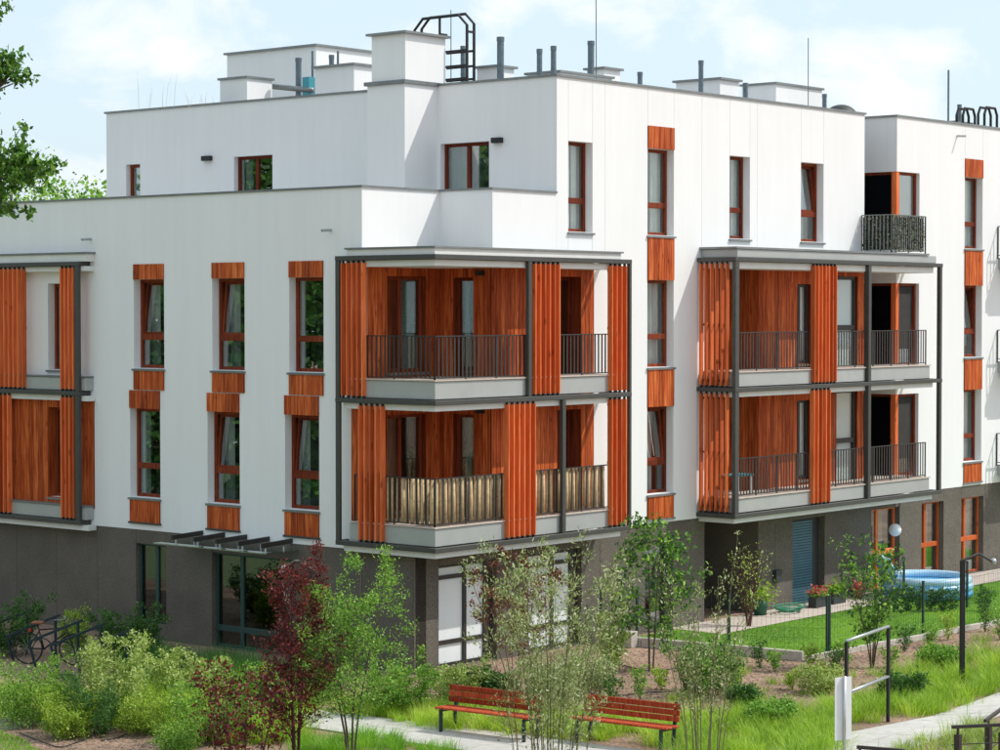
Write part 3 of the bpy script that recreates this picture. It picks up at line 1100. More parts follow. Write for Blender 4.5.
# second balcony
Y2 = -0.27
X20, X21 = 10.40, 20.25
frame = MB()
for z in (8.72, 5.62, 2.61):
    frame.box(X20 - .05, X21, Y2 - .05, Y2 + .05, z, z + 0.10)
    frame.box(X20 - .05, X20 + .05, Y2 + .05, GB - .002, z, z + 0.10)
    frame.box(X21 - .10, X21, Y2 + .05, GB - .002, z, z + 0.10)
for (z0, z1) in ((5.72, 8.72), (2.71, 5.62)):
    frame.box(X20 - .045, X20 + .12, Y2 - .045, Y2 + .055, z0, z1)
    frame.box(16.42, 16.56, Y2 - .045, Y2 + .10, z0, z1)
    frame.box(X21 - .14, X21 - .02, Y2 - .045, Y2 + .06, z0, z1)
build('balcony_frame', frame, 'frame_metal', BLD, bevel=0.008)
for z in (5.62, 2.61):
    o = build('balcony', MB().box(X20 + .055, 19.9, Y2 + .055, GB - .002, z - .125, z - .006), 'white_panel', BLD)
    build('floor_slab', MB().box(NX0, NX1, GB, 3.0, z - .12, z + .42), 'white_panel', o)
    build('floor_slab', MB().box(18.05, XR, GB, 4.2, z - .12, z + .45), 'white_panel', o)
    build('upstand', MB().box(X20 + .13, 16.40, Y2 + .05, GB - .003, z + .115, z + .45), 'grey_panel', o, bevel=0.012)
    build('upstand', MB().box(16.57, 19.74, Y2 + .05, GB - .003, z + .115, z + .45), 'grey_panel', o, bevel=0.012)
    build('floor_tiles', MB().box(X20 + .10, 19.76, Y2 + .02, GB - .01, z + .455, z + .485), 'terrace_tile', o)
rf2 = build('balcony_roof', MB().box(X20 + .055, 19.92, Y2 + .06, GB - .002, 8.56, 8.715), 'white_panel', BLD)
build('fascia', MB().box(X20 + .13, 20.02, Y2 + .03, GB - .003, 8.825, 9.02), 'grey_panel', rf2, bevel=0.01)
build('coping', MB().box(X20 + .06, 19.6, Y2 - .0, GB - .004, 9.024, 9.075), 'coping_metal', rf2)
build('floor_slab', MB().box(18.05, XR, GB, 4.2, 8.56, 9.05), 'white_panel', rf2)
build('floor_slab', MB().box(NX0, NX1, GB + .3, 3.3, 8.70, 8.9), 'white_panel', rf2)

# ---- left (third) balcony on facade A
YL0 = 11.10
frame = MB()
for z in (8.60, 5.56, 2.52):
    frame.box(-0.05, 0.05, YL0, 18, z, z + 0.10)
    frame.box(0.05, GA - .002, YL0, YL0 + .1, z, z + 0.10)
for (z0, z1) in ((5.66, 8.60), (2.62, 5.56)):
    frame.box(-0.045, 0.045, YL0 + .03, YL0 + .17, z0, z1)
build('balcony_frame', frame, 'frame_metal', BLD, bevel=0.008)
for z in (5.56, 2.52):
    o = build('balcony', MB().box(0.055, GA - .002, 10.92, 18, z - .13, z - .006), 'white_panel', BLD)
    build('upstand', MB().box(0.05, GA - .003, 11.0, 18, z + .115, z + .42), 'grey_panel', o, bevel=0.012)
    build('coping', MB().box(0.02, GA - .003, 10.98, 18, z + .425, z + .455), 'coping_metal', o)
rf3 = build('balcony_roof', MB().box(0.05, GA - .002, 10.96, 18, 8.48, 8.595), 'white_panel', BLD)
build('fascia', MB().box(0.03, GA - .003, 10.94, 18, 8.705, 8.88), 'white_panel', rf3)
build('coping', MB().box(-0.01, GA - .004, 10.90, 18, 8.884, 8.925), 'coping_metal', rf3)
cladding('A', GA, 10.97, 18.0, 2.9, 5.46, holes=[(LB_DOOR[0], LB_DOOR[1], 3.1, 5.25)], pitch=0.18, out=-0.034)


# ---- sliding screens of upright slats
FT, FD, PITCHF = 0.036, 0.13, 0.165
SL = {}


def slat_mesh(plane, h):
    key = (plane, round(h, 3))
    if key not in SL:
        e = 0.005
        mb = MB()
        pr = [(-FT / 2 + e, -FD / 2), (FT / 2 - e, -FD / 2), (FT / 2, -FD / 2 + e), (FT / 2, FD / 2), (-FT / 2, FD / 2), (-FT / 2, -FD / 2 + e)]
        for z in (0, h):
            for (u, d) in pr:
                mb.v.append((d, -u, z) if plane == 'A' else (u, d, z))
        n = len(pr)
        for i in range(n):
            j = (i + 1) % n
            mb.f.append((i, j, n + j, n + i))
        mb.f += [tuple(reversed(range(n))), tuple(range(n, 2 * n))]
        SL[key] = mesh_of('slat', mb, 'slat_wood')
    return SL[key]


def screen(plane, c, u0, u1, z0, z1, n=None):
    """c: centre line of the screen in depth"""
    n = n or max(2, round((u1 - u0 - FT) / PITCHF) + 1)
    mb = MB()
    us = [u0 + FT / 2 + (u1 - u0 - FT) * k / (n - 1) for k in range(n)]
    for z in (z0 + 0.16, (z0 + z1) / 2, z1 - 0.16):            # flat ties behind the slats
        if plane == 'A':
            mb.box(c + FD / 2 + .001, c + FD / 2 + .012, u0, u1, z - .025, z + .025)
        else:
            mb.box(u0, u1, c + FD / 2 + .001, c + FD / 2 + .012, z - .025, z + .025)
    um = us[len(us) // 2]
    if plane == 'A':
        mb.box(c + FD / 2 + .0115, c + FD / 2 + .02, um - .02, um + .02, z0, z1)
    else:
        mb.box(um - .02, um + .02, c + FD / 2 + .0115, c + FD / 2 + .02, z0, z1)
    s = build('slat_screen', mb, 'black', BLD)
    ck = 'clip' + plane
    if ck not in SL:
        SL[ck] = mesh_of('clip', MB().box(-.03, .03, -.012, .012, 0, .05) if plane == 'A' else MB().box(-.012, .012, -.03, .03, 0, .05), 'black')
    for u in us:                                                # clips at head and foot
        for z in (z0, z1 - 0.05):
            piece('clip', SL[ck], (c, u, z) if plane == 'A' else (u, c, z), s)
    me = slat_mesh(plane, z1 - z0 - 0.10)
    for u in us:
        jit = random.uniform(-0.003, 0.003)
        piece('slat', me, (c, u + jit, z0 + .05) if plane == 'A' else (u + jit, c, z0 + .05), s)
    return s


T3, T2 = (5.72, 8.60), (2.71, 5.62)
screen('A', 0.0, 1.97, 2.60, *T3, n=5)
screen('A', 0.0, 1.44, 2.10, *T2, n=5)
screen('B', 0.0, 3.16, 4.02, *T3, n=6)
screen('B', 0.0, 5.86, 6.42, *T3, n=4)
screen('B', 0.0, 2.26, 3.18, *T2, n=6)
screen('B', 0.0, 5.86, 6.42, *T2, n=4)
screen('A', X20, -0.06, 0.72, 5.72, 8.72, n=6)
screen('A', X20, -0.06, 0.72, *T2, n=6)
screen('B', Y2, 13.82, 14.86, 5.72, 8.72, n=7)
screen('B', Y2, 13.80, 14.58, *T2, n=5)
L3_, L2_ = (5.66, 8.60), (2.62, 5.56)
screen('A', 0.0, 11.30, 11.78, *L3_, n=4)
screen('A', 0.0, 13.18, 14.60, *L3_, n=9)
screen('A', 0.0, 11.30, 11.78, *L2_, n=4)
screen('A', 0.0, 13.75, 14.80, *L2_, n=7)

# ---- railings
BAL_H = {}


def railing(pts, z0, z1, pitch=0.125, name='railing', posts=0.95, mat='dark_metal', rail=True, lean=None):
    """pts: corners of the run in plan"""
    mb = MB()
    spots = []
    for (a, b) in zip(pts[:-1], pts[1:]):
        a, b = Vector(a), Vector(b)
        L = (b - a).length
        d = (b - a) / L
        nrm = Vector((-d.y, d.x))
        mb.bar((a.x, a.y, z1 - .012), (b.x, b.y, z1 - .012), 0.045, 0.024)
        mb.bar((a.x, a.y, z0 + .05), (b.x, b.y, z0 + .05), 0.03, 0.022)
        k = max(1, round(L / pitch))
        npost = max(1, round(L / posts))
        for j in range(k + 1):
            p = a + d * (L * j / k)
            spots.append((p.x, p.y, math.atan2(d.y, d.x)))
        for j in range(npost + 1):
            p = a + d * (L * j / npost)
            mb.box(p.x - .014, p.x + .014, p.y - .014, p.y + .014, z0 - .05, z1 - .024)
    r = build(name, mb, mat, BLD)
    key = (round(z1 - z0, 3), mat)
    if key not in BAL_H:
        h = z1 - z0 - 0.085
        BAL_H[key] = mesh_of('baluster', MB().box(-.021, .021, -.006, .006, 0, h), mat)
    for (x, y, a_) in spots:
        piece('baluster', BAL_H[key], (x, y, z0 + .061), r, rz=a_)
    return r


railing([(0.10, 2.35), (0.10, 0.10), (5.95, 0.10)], 6.12, 7.04)
railing([(0.10, 2.35), (0.10, 0.10), (5.95, 0.10)], 3.12, 4.12, pitch=0.26)
Yr = Y2 + 0.10
for z in (6.10, 3.09):
    railing([(X20 + .16, Yr), (19.60, Yr)], z, z + 0.94)
railing([(17.87, GB - .03), (17.87, -0.12), (19.64, -0.12), (19.64, GB - .03)], 9.10, 10.08, pitch=0.11, mat='rail_grey')
railing([(25.45, GB - .02), (25.45, 0.2), (28.5, 0.2)], 6.1, 7.0, pitch=0.2)
railing([(25.45, GB - .02), (25.45, 0.2), (28.5, 0.2)], 9.1, 10.0, pitch=0.2)
railing([(25.45, GB - .02), (25.45, 0.2), (28.5, 0.2)], 3.1, 4.0, pitch=0.2)
for z in (8.7, 5.7, 2.7):
    o = build('balcony', MB().box(25.6, 29, 0.1, GB - .002, z - .1, z + .06), 'white_panel', BLD)
    build('upstand', MB().box(25.5, 29, 0.05, GB - .002, z + .065, z + .38), 'grey_panel', o)

# ---- top storey: set-back wall over the terrace, roofs
A4 = [(14.67, 15.22, 10.0, 11.37), (9.77, 11.14, 10.0, 11.40), (2.77, 4.24, 9.3, 11.40)]
wall('wall', 'A', XB4, GB + 0.30, 16.0, 8.8, ZR, A4, 'white_plaster')
for k, (a, b, p, q) in enumerate(A4):
    window('A', XB4, a, b, p, q, depth=0.14, transom=None, mullion=[0.5] if k else None, sill=False, roomd=.22 if k == 2 else 1.8, roome=.05,
           curtains=[(0.5, 0.97, 'curtain')] if k == 2 else [(0.75, 0.95, 'curtain')], rmat='interior_dark')
for (a, b) in ((11.92, 12.22), (2.35, 2.62)):
    build('wall_light', MB().box(XB4 - .12, XB4 - .002, a, b, 11.34, 11.46), 'black', BLD)
build('terrace_floor', MB().box(GA + .3, 17.7, YW1 + .3, 21.7, 8.9, 9.2).box(XW2 + .3, 17.7, GB + .3, YW1 + .3, 8.9, 9.2), 'roof_gravel', BLD)
build('roof', MB().box(XB4 + .05, 17.9, GB + .1, 15.9, 12.40, 12.52), 'roof_gravel', BLD)
build('roof', MB().box(XR + .05, 31.9, GB + .1, 15.9, 12.40, 12.52), 'roof_gravel', BLD)
build('wall', MB().box(XR + .1, 32, 15.7, 16, 0, 12.7), 'white_plaster', BLD)
build('wall', MB().box(XB4 + .05, 18.0, 15.7, 16, 8.8, 12.7), 'white_plaster', BLD)
build('wall', MB().box(GA + .31, XR, 21.7, 22, 0, 9.0), 'white_plaster', BLD)

# metal copings along the parapets
cp = MB()
cp.box(GA - .035, GA + .34, YW1 - .035, 22, ZP, ZP + .045)
cp.box(GA + .34, XW2 - .035, YW1 - .035, YW1 + .34, ZP, ZP + .045)
cp.box(XW2 - .035, XW2 + .34, GB - .035, YW1 + .34, ZP, ZP + .045)
cp.box(XW2 + .34, XB4 - .002, GB - .035, GB + .34, ZP, ZP + .045)
build('parapet_coping', cp, 'coping_metal', BLD)
cp = MB()
cp.box(XB4 - .04, XB4 + .34, GB - .035, 4.33, ZR, ZR + .05)
cp.box(XB4 - .04, XB4 + .34, 5.5, 16.05, ZR, ZR + .05)
cp.box(XB4 + .34, 18.09, GB - .035, GB + .34, ZR, ZR + .05)
cp.box(17.7, 18.09, GB + .34, 16, ZR, ZR + .05)
build('parapet_coping', cp, 'coping_metal', BLD)
cp = MB()
cp.box(XR - .04, XR + .34, GB + .34, 16, ZR + .06, ZR + .11)
cp.box(XR - .04, 32, GB - .035, GB + .34, ZR + .06, ZR + .11)
build('parapet_coping', cp, 'coping_metal', BLD)


def roof_box(x0, x1, y0, y1, z0, z1, name='chimney', mat='white_plaster', lip=0.08):
    o = build(name, MB().box(x0, x1, y0, y1, z0, z1), mat, BLD)
    build('cap', MB().box(x0 - lip, x1 + lip, y0 - lip, y1 + lip, z1 + .001, z1 + .055), 'coping_metal', o)
    return o


# the chimney block standing out of the set-back wall
CX0, CY0, CY1 = 3.85, 4.335, 5.50
o = build('chimney', MB().box(CX0, XB4 + .2, CY0, CY1, 8.8, ZR - .02), 'white_plaster', BLD)
build('cap', MB().box(CX0 - .06, XB4 + .3, CY0 - .05, CY1 + .06, ZR - .018, ZR + .07), 'coping_metal', o)
roof_box(CX0 + .02, 5.25, CY0 - 0.0, CY1 - .12, ZR + .072, 13.86, lip=0.10)


def place_box(px0, pxc, px1, ytop, dist, mat='white_plaster', name='vent_housing', lip=0.07):
    """a rooftop box: px0..pxc its face towards -x, pxc..px1 its face towards -y; dist is the distance of its near edge"""
    c_ = atd(pxc, ytop, dist)
    a = onx(px0, ytop, c_[0])
    b = ony(px1, ytop, c_[1])
    return roof_box(c_[0], b[0], c_[1], a[1], 12.5, c_[2], name, mat, lip)


place_box(227, 316, 372, 46, 60)
place_box(220, 247, 272, 78, 58, lip=0.05)
place_box(315, 354, 385, 65, 56.5)
place_box(477, 497, 514, 67, 54.5)
place_box(527, 560, 612, 72.5, 53, lip=0.05)
place_box(587, 604, 620, 69, 56)
place_box(676, 720, 739, 79.5, 58)
place_box(742, 776, 822, 84, 60.5, lip=0.05)
place_box(936, 955, 972, 122.5, 66.5, lip=0.03)


def vent_pipe(px, ytop, wpx, dist, name='vent_pipe'):
    p = atd(px, ytop, dist)
    r = wpx / 2 * dist / FPX
    mb = MB().cyl(p[0], p[1], 12.5, p[2] - 0.10, r, 14)
    mb.cyl(p[0], p[1], p[2] - 0.10, p[2], r * 1.12, 14)
    mb.cyl(p[0], p[1], (p[2] + 12.5) / 2, (p[2] + 12.5) / 2 + .03, r * 1.06, 14)
    return build(name, mb, 'pipe_metal', BLD, smooth=False)


for (px, yt, w, d) in ((298.5, 58, 6, 58.6), (331.5, 55, 5, 58), (463, 46, 5, 55), (500.5, 37, 7, 53.5), (539.5, 49, 5.5, 53), (553.5, 46, 5.5, 52.3),
                       (591, 41, 6.5, 54), (640, 72, 5, 54.5), (701, 60.5, 5, 57), (745.5, 83, 5, 58), (824.5, 94, 4.5, 61), (959.5, 104.5, 4.2, 67)):
    vent_pipe(px, yt, w, d)
# horizontal duct and a blue box
p, q = atd(268, 86, 59), atd(313, 90.5, 58.2)
build('roof_duct', MB().tube([p, q], 0.07, 10), 'coping_metal', BLD, smooth=True)
p = atd(309, 90, 58.4)
build('roof_unit', MB().box(p[0] - .12, p[0] + .12, p[1] - .12, p[1] + .12, 12.5, p[2] + .32), 'cyan_plastic', BLD)
# lightning rods
for (px, yt, d, lean) in ((312.5, 51, 58.4, 0), (451, 10, 55, 0), (596.5, -14, 54, -.02), (808.5, 38, 60, -.01), (948.5, 70, 66.8, 0), (338, 51, 58, 0)):
    p = atd(px, yt, d)
    build('lightning_rod', MB().tube([(p[0], p[1], 12.4), (p[0] + lean, p[1], p[2])], 0.012 if yt < 50 else 0.03, 5), 'pipe_metal', BLD)
# roof ladder with hoops over the parapet
L0 = 5.45


def hoop(mb, u0, u1, z0, z1, x, r=0.035, slope=0.25, plane='A'):
    pts = [(u0, z0), (u0, z1 - slope), (u0 + (u1 - u0) * .16, z1), (u1 - (u1 - u0) * .16, z1), (u1, z1 - slope), (u1, z0)]
    mb.tube([(x, u, z) if plane == 'A' else (u, x, z) for u, z in pts], r, 8)


mb = MB()
pa, pb = onx(413, 20, 5.6), onx(467, 20, 5.6)
for x in (5.6, 5.85):
    hoop(mb, pb[1], pa[1] - .05, 12.6 if x > 5.7 else 12.6, pa[2] + (0.05 if x > 5.7 else 0), x)
for u in (pb[1], (pa[1] + pb[1]) / 2):
    mb.bar((5.6, u, pa[2] - .4), (5.85, u, pa[2] - .4), .05, .05)
for z in (12.95, 13.25, 13.6):
    mb.bar((5.6, pb[1], z), (5.6, (pa[1] + pb[1]) / 2, z), .05, .05)
    mb.bar((5.85, pb[1], z), (5.85, (pa[1] + pb[1]) / 2, z), .05, .05)
mb.tube([(5.6, (pa[1] + pb[1]) / 2, 12.6), (5.6, (pa[1] + pb[1]) / 2, pa[2])], .03, 8)
mb.bar((5.55, pb[1] - .1, 12.72), (5.55, pa[1] - .1, 12.72), .10, .10)
build('roof_ladder', mb, 'black', BLD)
for (a, b, yt) in ((963, 975, 108), (984.5, 997, 107)):
    mb = MB()
    u0, u1 = ony(a, yt, 1.25)[0], ony(b, yt, 1.25)[0]
    zt = ony(a, yt, 1.25)[2]
    hoop(mb, u0, u1, 12.55, zt, 1.25, .04, .2, 'B')
    hoop(mb, u0 - .06, u1 - .06, 12.55, zt, 1.42, .04, .2, 'B')
    mb.bar((u0, 1.25, zt - .55), (u0 - .06, 1.42, zt - .55), .05, .05)
    build('roof_ladder', mb, 'black', BLD)
# roof dome
p = atd(841, 110, 61.5)
mb = MB()
prof = [(0.45 * math.cos(t), 0.34 * math.sin(t)) for t in np.linspace(0.05, math.pi / 2 - .01, 7)]
mb.lathe([(r, z) for r, z in prof], 14, (p[0], p[1], 12.72))
build('skylight_dome', mb, 'pot_dark', BLD, smooth=True)
# water spouts
for (px, py, pl) in ((91, 239, 'A'), (331, 230, 'A'), (957, 136, 'B')):
    if pl == 'A':
        p = onx(px, py, GA)
        build('water_spout', MB().tube([(GA + .02, p[1], p[2]), (GA - .28, p[1], p[2] - .02)], .03, 8), 'zinc', BLD)
    else:
        p = ony(px, py, GB)
        build('water_spout', MB().tube([(p[0], GB + .02, p[2]), (p[0], GB - .28, p[2] - .02)], .03, 8), 'zinc', BLD)

# ---- glass canopy over the entrance
cn = build('entrance_canopy', MB().box(-0.72, GA + .0, 4.22, 7.78, 2.36, 2.38), 'canopy_glass', BLD)
tag(cn, 'glass entrance canopy hung under steel fins')
for k in range(5):
    y = 4.42 + k * 0.71
    build('fin', MB().bar((GA, y, 2.56), (-.62, y, 2.52), .05, .10), 'dark_metal', cn)
    for x in (-0.5, 0.05):
        build('spider', MB().cyl(x, y, 2.33, 2.46, .022, 8), 'zinc', cn)


# ================================================================== reed screens on the railings (separate things)
def reed_screen(name, label, pts, z0, z1, pitch, r, mat, cat='screen'):
    t = thing(name, label, cat, (pts[0][0], pts[0][1], z0))
    k = 0
    me = [mesh_of('cane', MB().tube([(0, 0, 0), (random.uniform(-.006, .006), random.uniform(-.006, .006), (z1 - z0) * .5),
                                     (random.uniform(-.01, .01), 0, z1 - z0)], [r, r * 1.1, r * .92], 6), mat, True) for _ in range(5)]
    wire = MB()
    for (a, b) in zip(pts[:-1], pts[1:]):
        a, b = Vector(a), Vector(b)
        L = (b - a).length
        d = (b - a) / L
        n = int(L / pitch)
        for j in range(n):
            p = a + d * (L * (j + .5) / n)
            piece('cane', me[k % 5], (p.x + random.uniform(-.004, .004), p.y + random.uniform(-.004, .004), z0 + random.uniform(-.006, .006)), t,
                  rz=random.uniform(0, 6), scale=(random.uniform(.85, 1.2),) * 2 + (random.uniform(.99, 1.01),))
            k += 1
        for z in (z0 + .12, (z0 + z1) / 2, z1 - .1):
            wire.tube([(a.x, a.y, z), (b.x, b.y, z)], .006, 4)
    build('tie_wire', wire, 'pot_dark', t)
    return t


reed_screen('reed_screen', 'pale bamboo cane screen tied inside the lower corner balcony railing', [(0.165, 2.2), (0.165, 0.165), (5.9, 0.165)], 3.15, 4.10, 0.132, 0.038, 'cane')


# ================================================================== plants
def leaf_arrays(P, size, ratio=0.5, up=0.3, rng=RNG, jitter=0.5, axis=None):
    """one rhombic leaf of two triangles' area at every point of P"""
    n = len(P)
    if axis is None:
        a = rng.normal(size=(n, 3))
    else:
        a = axis + rng.normal(size=(n, 3)) * 0.45
    a[:, 2] += up * 0.3
    a /= np.linalg.norm(a, axis=1)[:, None] + 1e-9
    b = rng.normal(size=(n, 3))
    b[:, 2] *= 0.6
    s = np.cross(a, b)
    s /= np.linalg.norm(s, axis=1)[:, None] + 1e-9
    L = size * (1 + jitter * (rng.random(n) - 0.5) * 2)
    w = L * ratio
    nrm = np.cross(a, s)
    p0 = P
    p1 = P + a * (L * .45)[:, None] + s * (w / 2)[:, None] + nrm * (L * .06)[:, None]
    p2 = P + a * L[:, None]
    p3 = P + a * (L * .45)[:, None] - s * (w / 2)[:, None] + nrm * (L * .06)[:, None]
    V = np.stack([p0, p1, p2, p3], 1).reshape(-1, 3)
    F = np.arange(4 * n).reshape(n, 4)
    return V, F


def leaf_object(name, P, size, mat, parent=None, ratio=0.5, tone=None, jitter=0.5, up=0.3, axis=None):
    V, F = leaf_arrays(P, size, ratio, up, jitter=jitter, axis=axis)
    lo = V.min(0)
    org = np.array([V[:, 0].mean(), V[:, 1].mean(), lo[2]])
    if tone is None:
        tone = np.clip(RNG.normal(0.46, 0.32, len(P)), 0, 1)
    me = np_mesh(name, V - org, F, mat, tone)
    o = raw_obj(name, me, parent, org)
    o['kind'] = 'stuff'
    return o


def curve(p, q, sag, n, wob, rng):
    t = np.linspace(0, 1, n)[:, None]
    pts = p * (1 - t) + q * t
    pts[:, 2] += sag * np.sin(np.pi * t[:, 0])
    k = rng.normal(size=(n, 3)) * wob
    k[0] = 0
    pts += k * t
    return pts


def grow(base, h, stems=1, spread=0.3, branches=10, blen=0.8, r0=0.03, start=0.3, env=None, twigs=3, elev=(15, 55), wob=0.02, rng=RNG,
         leaves=8, scatter=0.05, stem_leaf=0, bspread=0.0, vary=0.25):
    """returns (list of (pts, radii)), leaf points, leaf axes"""
    base = np.array(base, float)
    env = env or (lambda t: math.sin(math.pi * min(1, max(0, .15 + .8 * t))))
    tubes, P, A = [], [], []

    def sow(pts, cnt):
        if cnt <= 0: return
        t = rng.random(cnt) ** 0.8 * (len(pts) - 1)
        i = np.minimum(t.astype(int), len(pts) - 2)
        fr = (t - i)[:, None]
        q = pts[i] * (1 - fr) + pts[i + 1] * fr
        d = pts[i + 1] - pts[i]
        d = d / (np.linalg.norm(d, axis=1)[:, None] + 1e-9)
        P.append(q + rng.normal(size=(cnt, 3)) * scatter)
        A.append(d)
    for s in range(stems):
        ph = 2 * math.pi * (s + rng.random() * .7) / stems
        sp = spread * (0.35 + 0.75 * rng.random()) if stems > 1 else spread * rng.random()
        hh = h * (1.0 - vary * rng.random()) if stems > 1 else h
        top = base + np.array([math.cos(ph) * sp, math.sin(ph) * sp, hh])
        b0 = base + np.array([math.cos(ph), math.sin(ph), 0]) * (r0 * (2.2 if stems > 1 else 0) + bspread * sp * rng.uniform(.5, 1.1))
        st = curve(b0, top, 0, 7, wob * h * .6, rng)
        if stems > 1:                                # stems leave steeply, then lean out
            tt = np.linspace(0, 1, 7)
            st[:, :2] = b0[:2] + (top[:2] - b0[:2]) * (tt ** 1.35)[:, None] + rng.normal(size=(7, 2)) * wob * h * .3 * tt[:, None]
        rr = r0 * (0.7 + .5 * rng.random()) if stems > 1 else r0
        tubes.append((st, list(np.linspace(rr, rr * .22, 7)), 6))
        sow(st[3:], stem_leaf)
        for b in range(branches):
            t = start + (1 - start) * (b + rng.random()) / branches
            t = min(t, .98)
            x = t * 6
            i = min(5, int(x))
            p = st[i] * (1 - (x - i)) + st[i + 1] * (x - i)
            az = rng.random() * 2 * math.pi
            el = rad(rng.uniform(*elev))
            L = blen * env((t - start) / (1 - start)) * rng.uniform(.6, 1.15)
            d = np.array([math.cos(az) * math.cos(el), math.sin(az) * math.cos(el), math.sin(el)])
            br = curve(p, p + d * L, L * .06, 4, L * .06, rng)
            rb = rr * .42 * (1 - .55 * t)
            tubes.append((br, list(np.linspace(rb, rb * .3, 4)), 4))
            sow(br[1:], leaves)
            for k in range(twigs):
                f = rng.uniform(.35, 1.0) * 3
                j = min(2, int(f))
                q = br[j] * (1 - (f - j)) + br[j + 1] * (f - j)
                d2 = d * .6 + rng.normal(size=3) * .55 + np.array([0, 0, .25])
                d2 /= np.linalg.norm(d2)
                tw = curve(q, q + d2 * L * rng.uniform(.25, .5), 0, 3, L * .03, rng)
                tubes.append((tw, [rb * .35, rb * .28, rb * .15], 3))
                sow(tw, leaves)
    P = np.concatenate(P) if P else np.zeros((0, 3))
    A = np.concatenate(A) if A else np.zeros((0, 3))
    return tubes, P, A


def plant(name, label, cat, base, h, leafmat, leafsize, barkmat='bark', ratio=0.5, group=None, axis_follow=False, tone=None, crown_name='crown',
          minr=0.004, mix=None, **kw):
    tubes, P, A = grow(base, h, **kw)
    t = thing(name, label, cat, tuple(base), group=group)
    mb = MB()
    for pts, rs, n in tubes:
        mb.tube(pts, [max(minr * .6, r) for r in rs], n, cap=False)
    build('trunk' if kw.get('stems', 1) == 1 else 'stems', mb, barkmat, t, smooth=True)
    P[:, 2] = np.maximum(P[:, 2], base[2] + 0.03)
    if mix:
        sel = mix[2](P)
        leaf_object(crown_name, P[~sel], leafsize, leafmat, t, ratio, axis=A[~sel] if axis_follow else None)
        if sel.any():
            leaf_object('leaf_tips', P[sel], leafsize * mix[1], mix[0], t, ratio, axis=A[sel] if axis_follow else None)
    else:
        leaf_object(crown_name, P, leafsize, leafmat, t, ratio, axis=A if axis_follow else None)
    return t


def gb(px, py):
    p = onz(px, py)
    return (p[0], p[1], 0.0)


def hgt(px, py, ytop):
    """height of something standing at ground pixel (px, py) that reaches up to picture row ytop"""
    p = onz(px, py)
    d = float((p - CAM) @ FP)
    return (py - ytop) / FPX * d * 1.0


E_CONE = lambda t: 1.05 - 0.85 * t
E_OVAL = lambda t: 0.35 + 0.75 * math.sin(math.pi * min(1, .12 + .85 * t))

# --- foreground trees and tall shrubs
plant('plum_tree', 'slender plum tree with dark burgundy leaves beside the green rowan', 'tree', gb(296, 766), hgt(296, 766, 548), 'leaf_plum', 0.052,
      'bark_red', 0.5, stems=4, spread=0.36, branches=28, blen=1.05, r0=0.020, start=0.08, env=lambda t: 1.0 - 0.72 * t, twigs=4, leaves=16, scatter=0.045,
      elev=(30, 70), axis_follow=True, mix=('leaf_rust', 1.0, lambda P: RNG.random(len(P)) < .18))
plant('plum_shrub', 'low burgundy plum shrub spreading at the foot of the plum tree', 'shrub', gb(243, 772), hgt(243, 772, 664), 'leaf_plum', 0.062,
      'bark_red', 0.5, stems=13, spread=0.95, branches=9, blen=0.5, r0=0.010, start=0.05, twigs=3, leaves=9, scatter=0.05, bspread=.6,
      mix=('leaf_green', 1.0, lambda P: RNG.random(len(P)) < .16))
plant('rowan_tree', 'young multi-stemmed tree with airy light green feathery leaves', 'tree', gb(351, 762), hgt(351, 762, 552), 'leaf_green', 0.048,
      'bark', 0.42, stems=5, spread=0.72, branches=20, blen=1.02, r0=0.022, start=0.27, env=lambda t: .95 - .45 * t, twigs=5, leaves=24, scatter=0.05, elev=(0, 55))
plant('willow_shrub', 'tall silvery green willow shrub with thin upright stems beside the benches', 'shrub', gb(550, 766), hgt(550, 766, 540), 'leaf_silver', 0.062,
      'bark_green', 0.30, stems=18, spread=1.35, branches=14, blen=0.85, r0=0.012, start=0.03, env=lambda t: 1.0 - .62 * t, twigs=4, leaves=8, scatter=0.05,
      elev=(30, 75), axis_follow=True, wob=0.014, bspread=.45)
plant('smoke_bush', 'thin shrub with rusty red new leaves behind the silvery willow', 'shrub', gb(515, 712), hgt(515, 712, 549), 'leaf_rust', 0.07,
      'bark_red', 0.5, stems=7, spread=0.95, branches=10, blen=0.5, r0=0.012, start=0.45, twigs=3, leaves=8, scatter=0.05)
plant('maple_tree', 'small dark green tree standing in the bark bed behind the bench', 'tree', gb(650, 672), hgt(650, 672, 505), 'leaf_deep', 0.085,
      'bark', 0.62, stems=2, spread=0.35, branches=22, blen=.95, r0=0.03, start=0.22, env=E_OVAL, twigs=4, leaves=12, scatter=0.07, elev=(-5, 35),
      mix=('leaf_green', 1.0, lambda P: RNG.random(len(P)) < .4))
plant('bamboo_clump', 'sparse clump of thin bare upright stems right of the benches', 'shrub', gb(703, 768), hgt(703, 768, 535), 'leaf_silver', 0.052,
      'bark_green', 0.34, stems=13, spread=0.80, branches=11, blen=0.42, r0=0.012, bspread=.35, vary=.4, start=0.22, env=lambda t: 1.0 - .5 * t, twigs=2, leaves=4, scatter=0.04,
      elev=(40, 78), axis_follow=True, wob=0.01, minr=.006)
plant('dense_bush', 'rounded mid green bush in the bark bed behind the thin stems', 'shrub', gb(706, 696), hgt(706, 696, 642), 'leaf_deep', 0.06, 'bark', 0.4,
      stems=20, spread=0.85, branches=8, blen=0.36, r0=0.008, start=0.04, bspread=.6, twigs=3, leaves=11, scatter=0.05, mix=('leaf_green', 1.0, lambda P: RNG.random(len(P)) < .5))
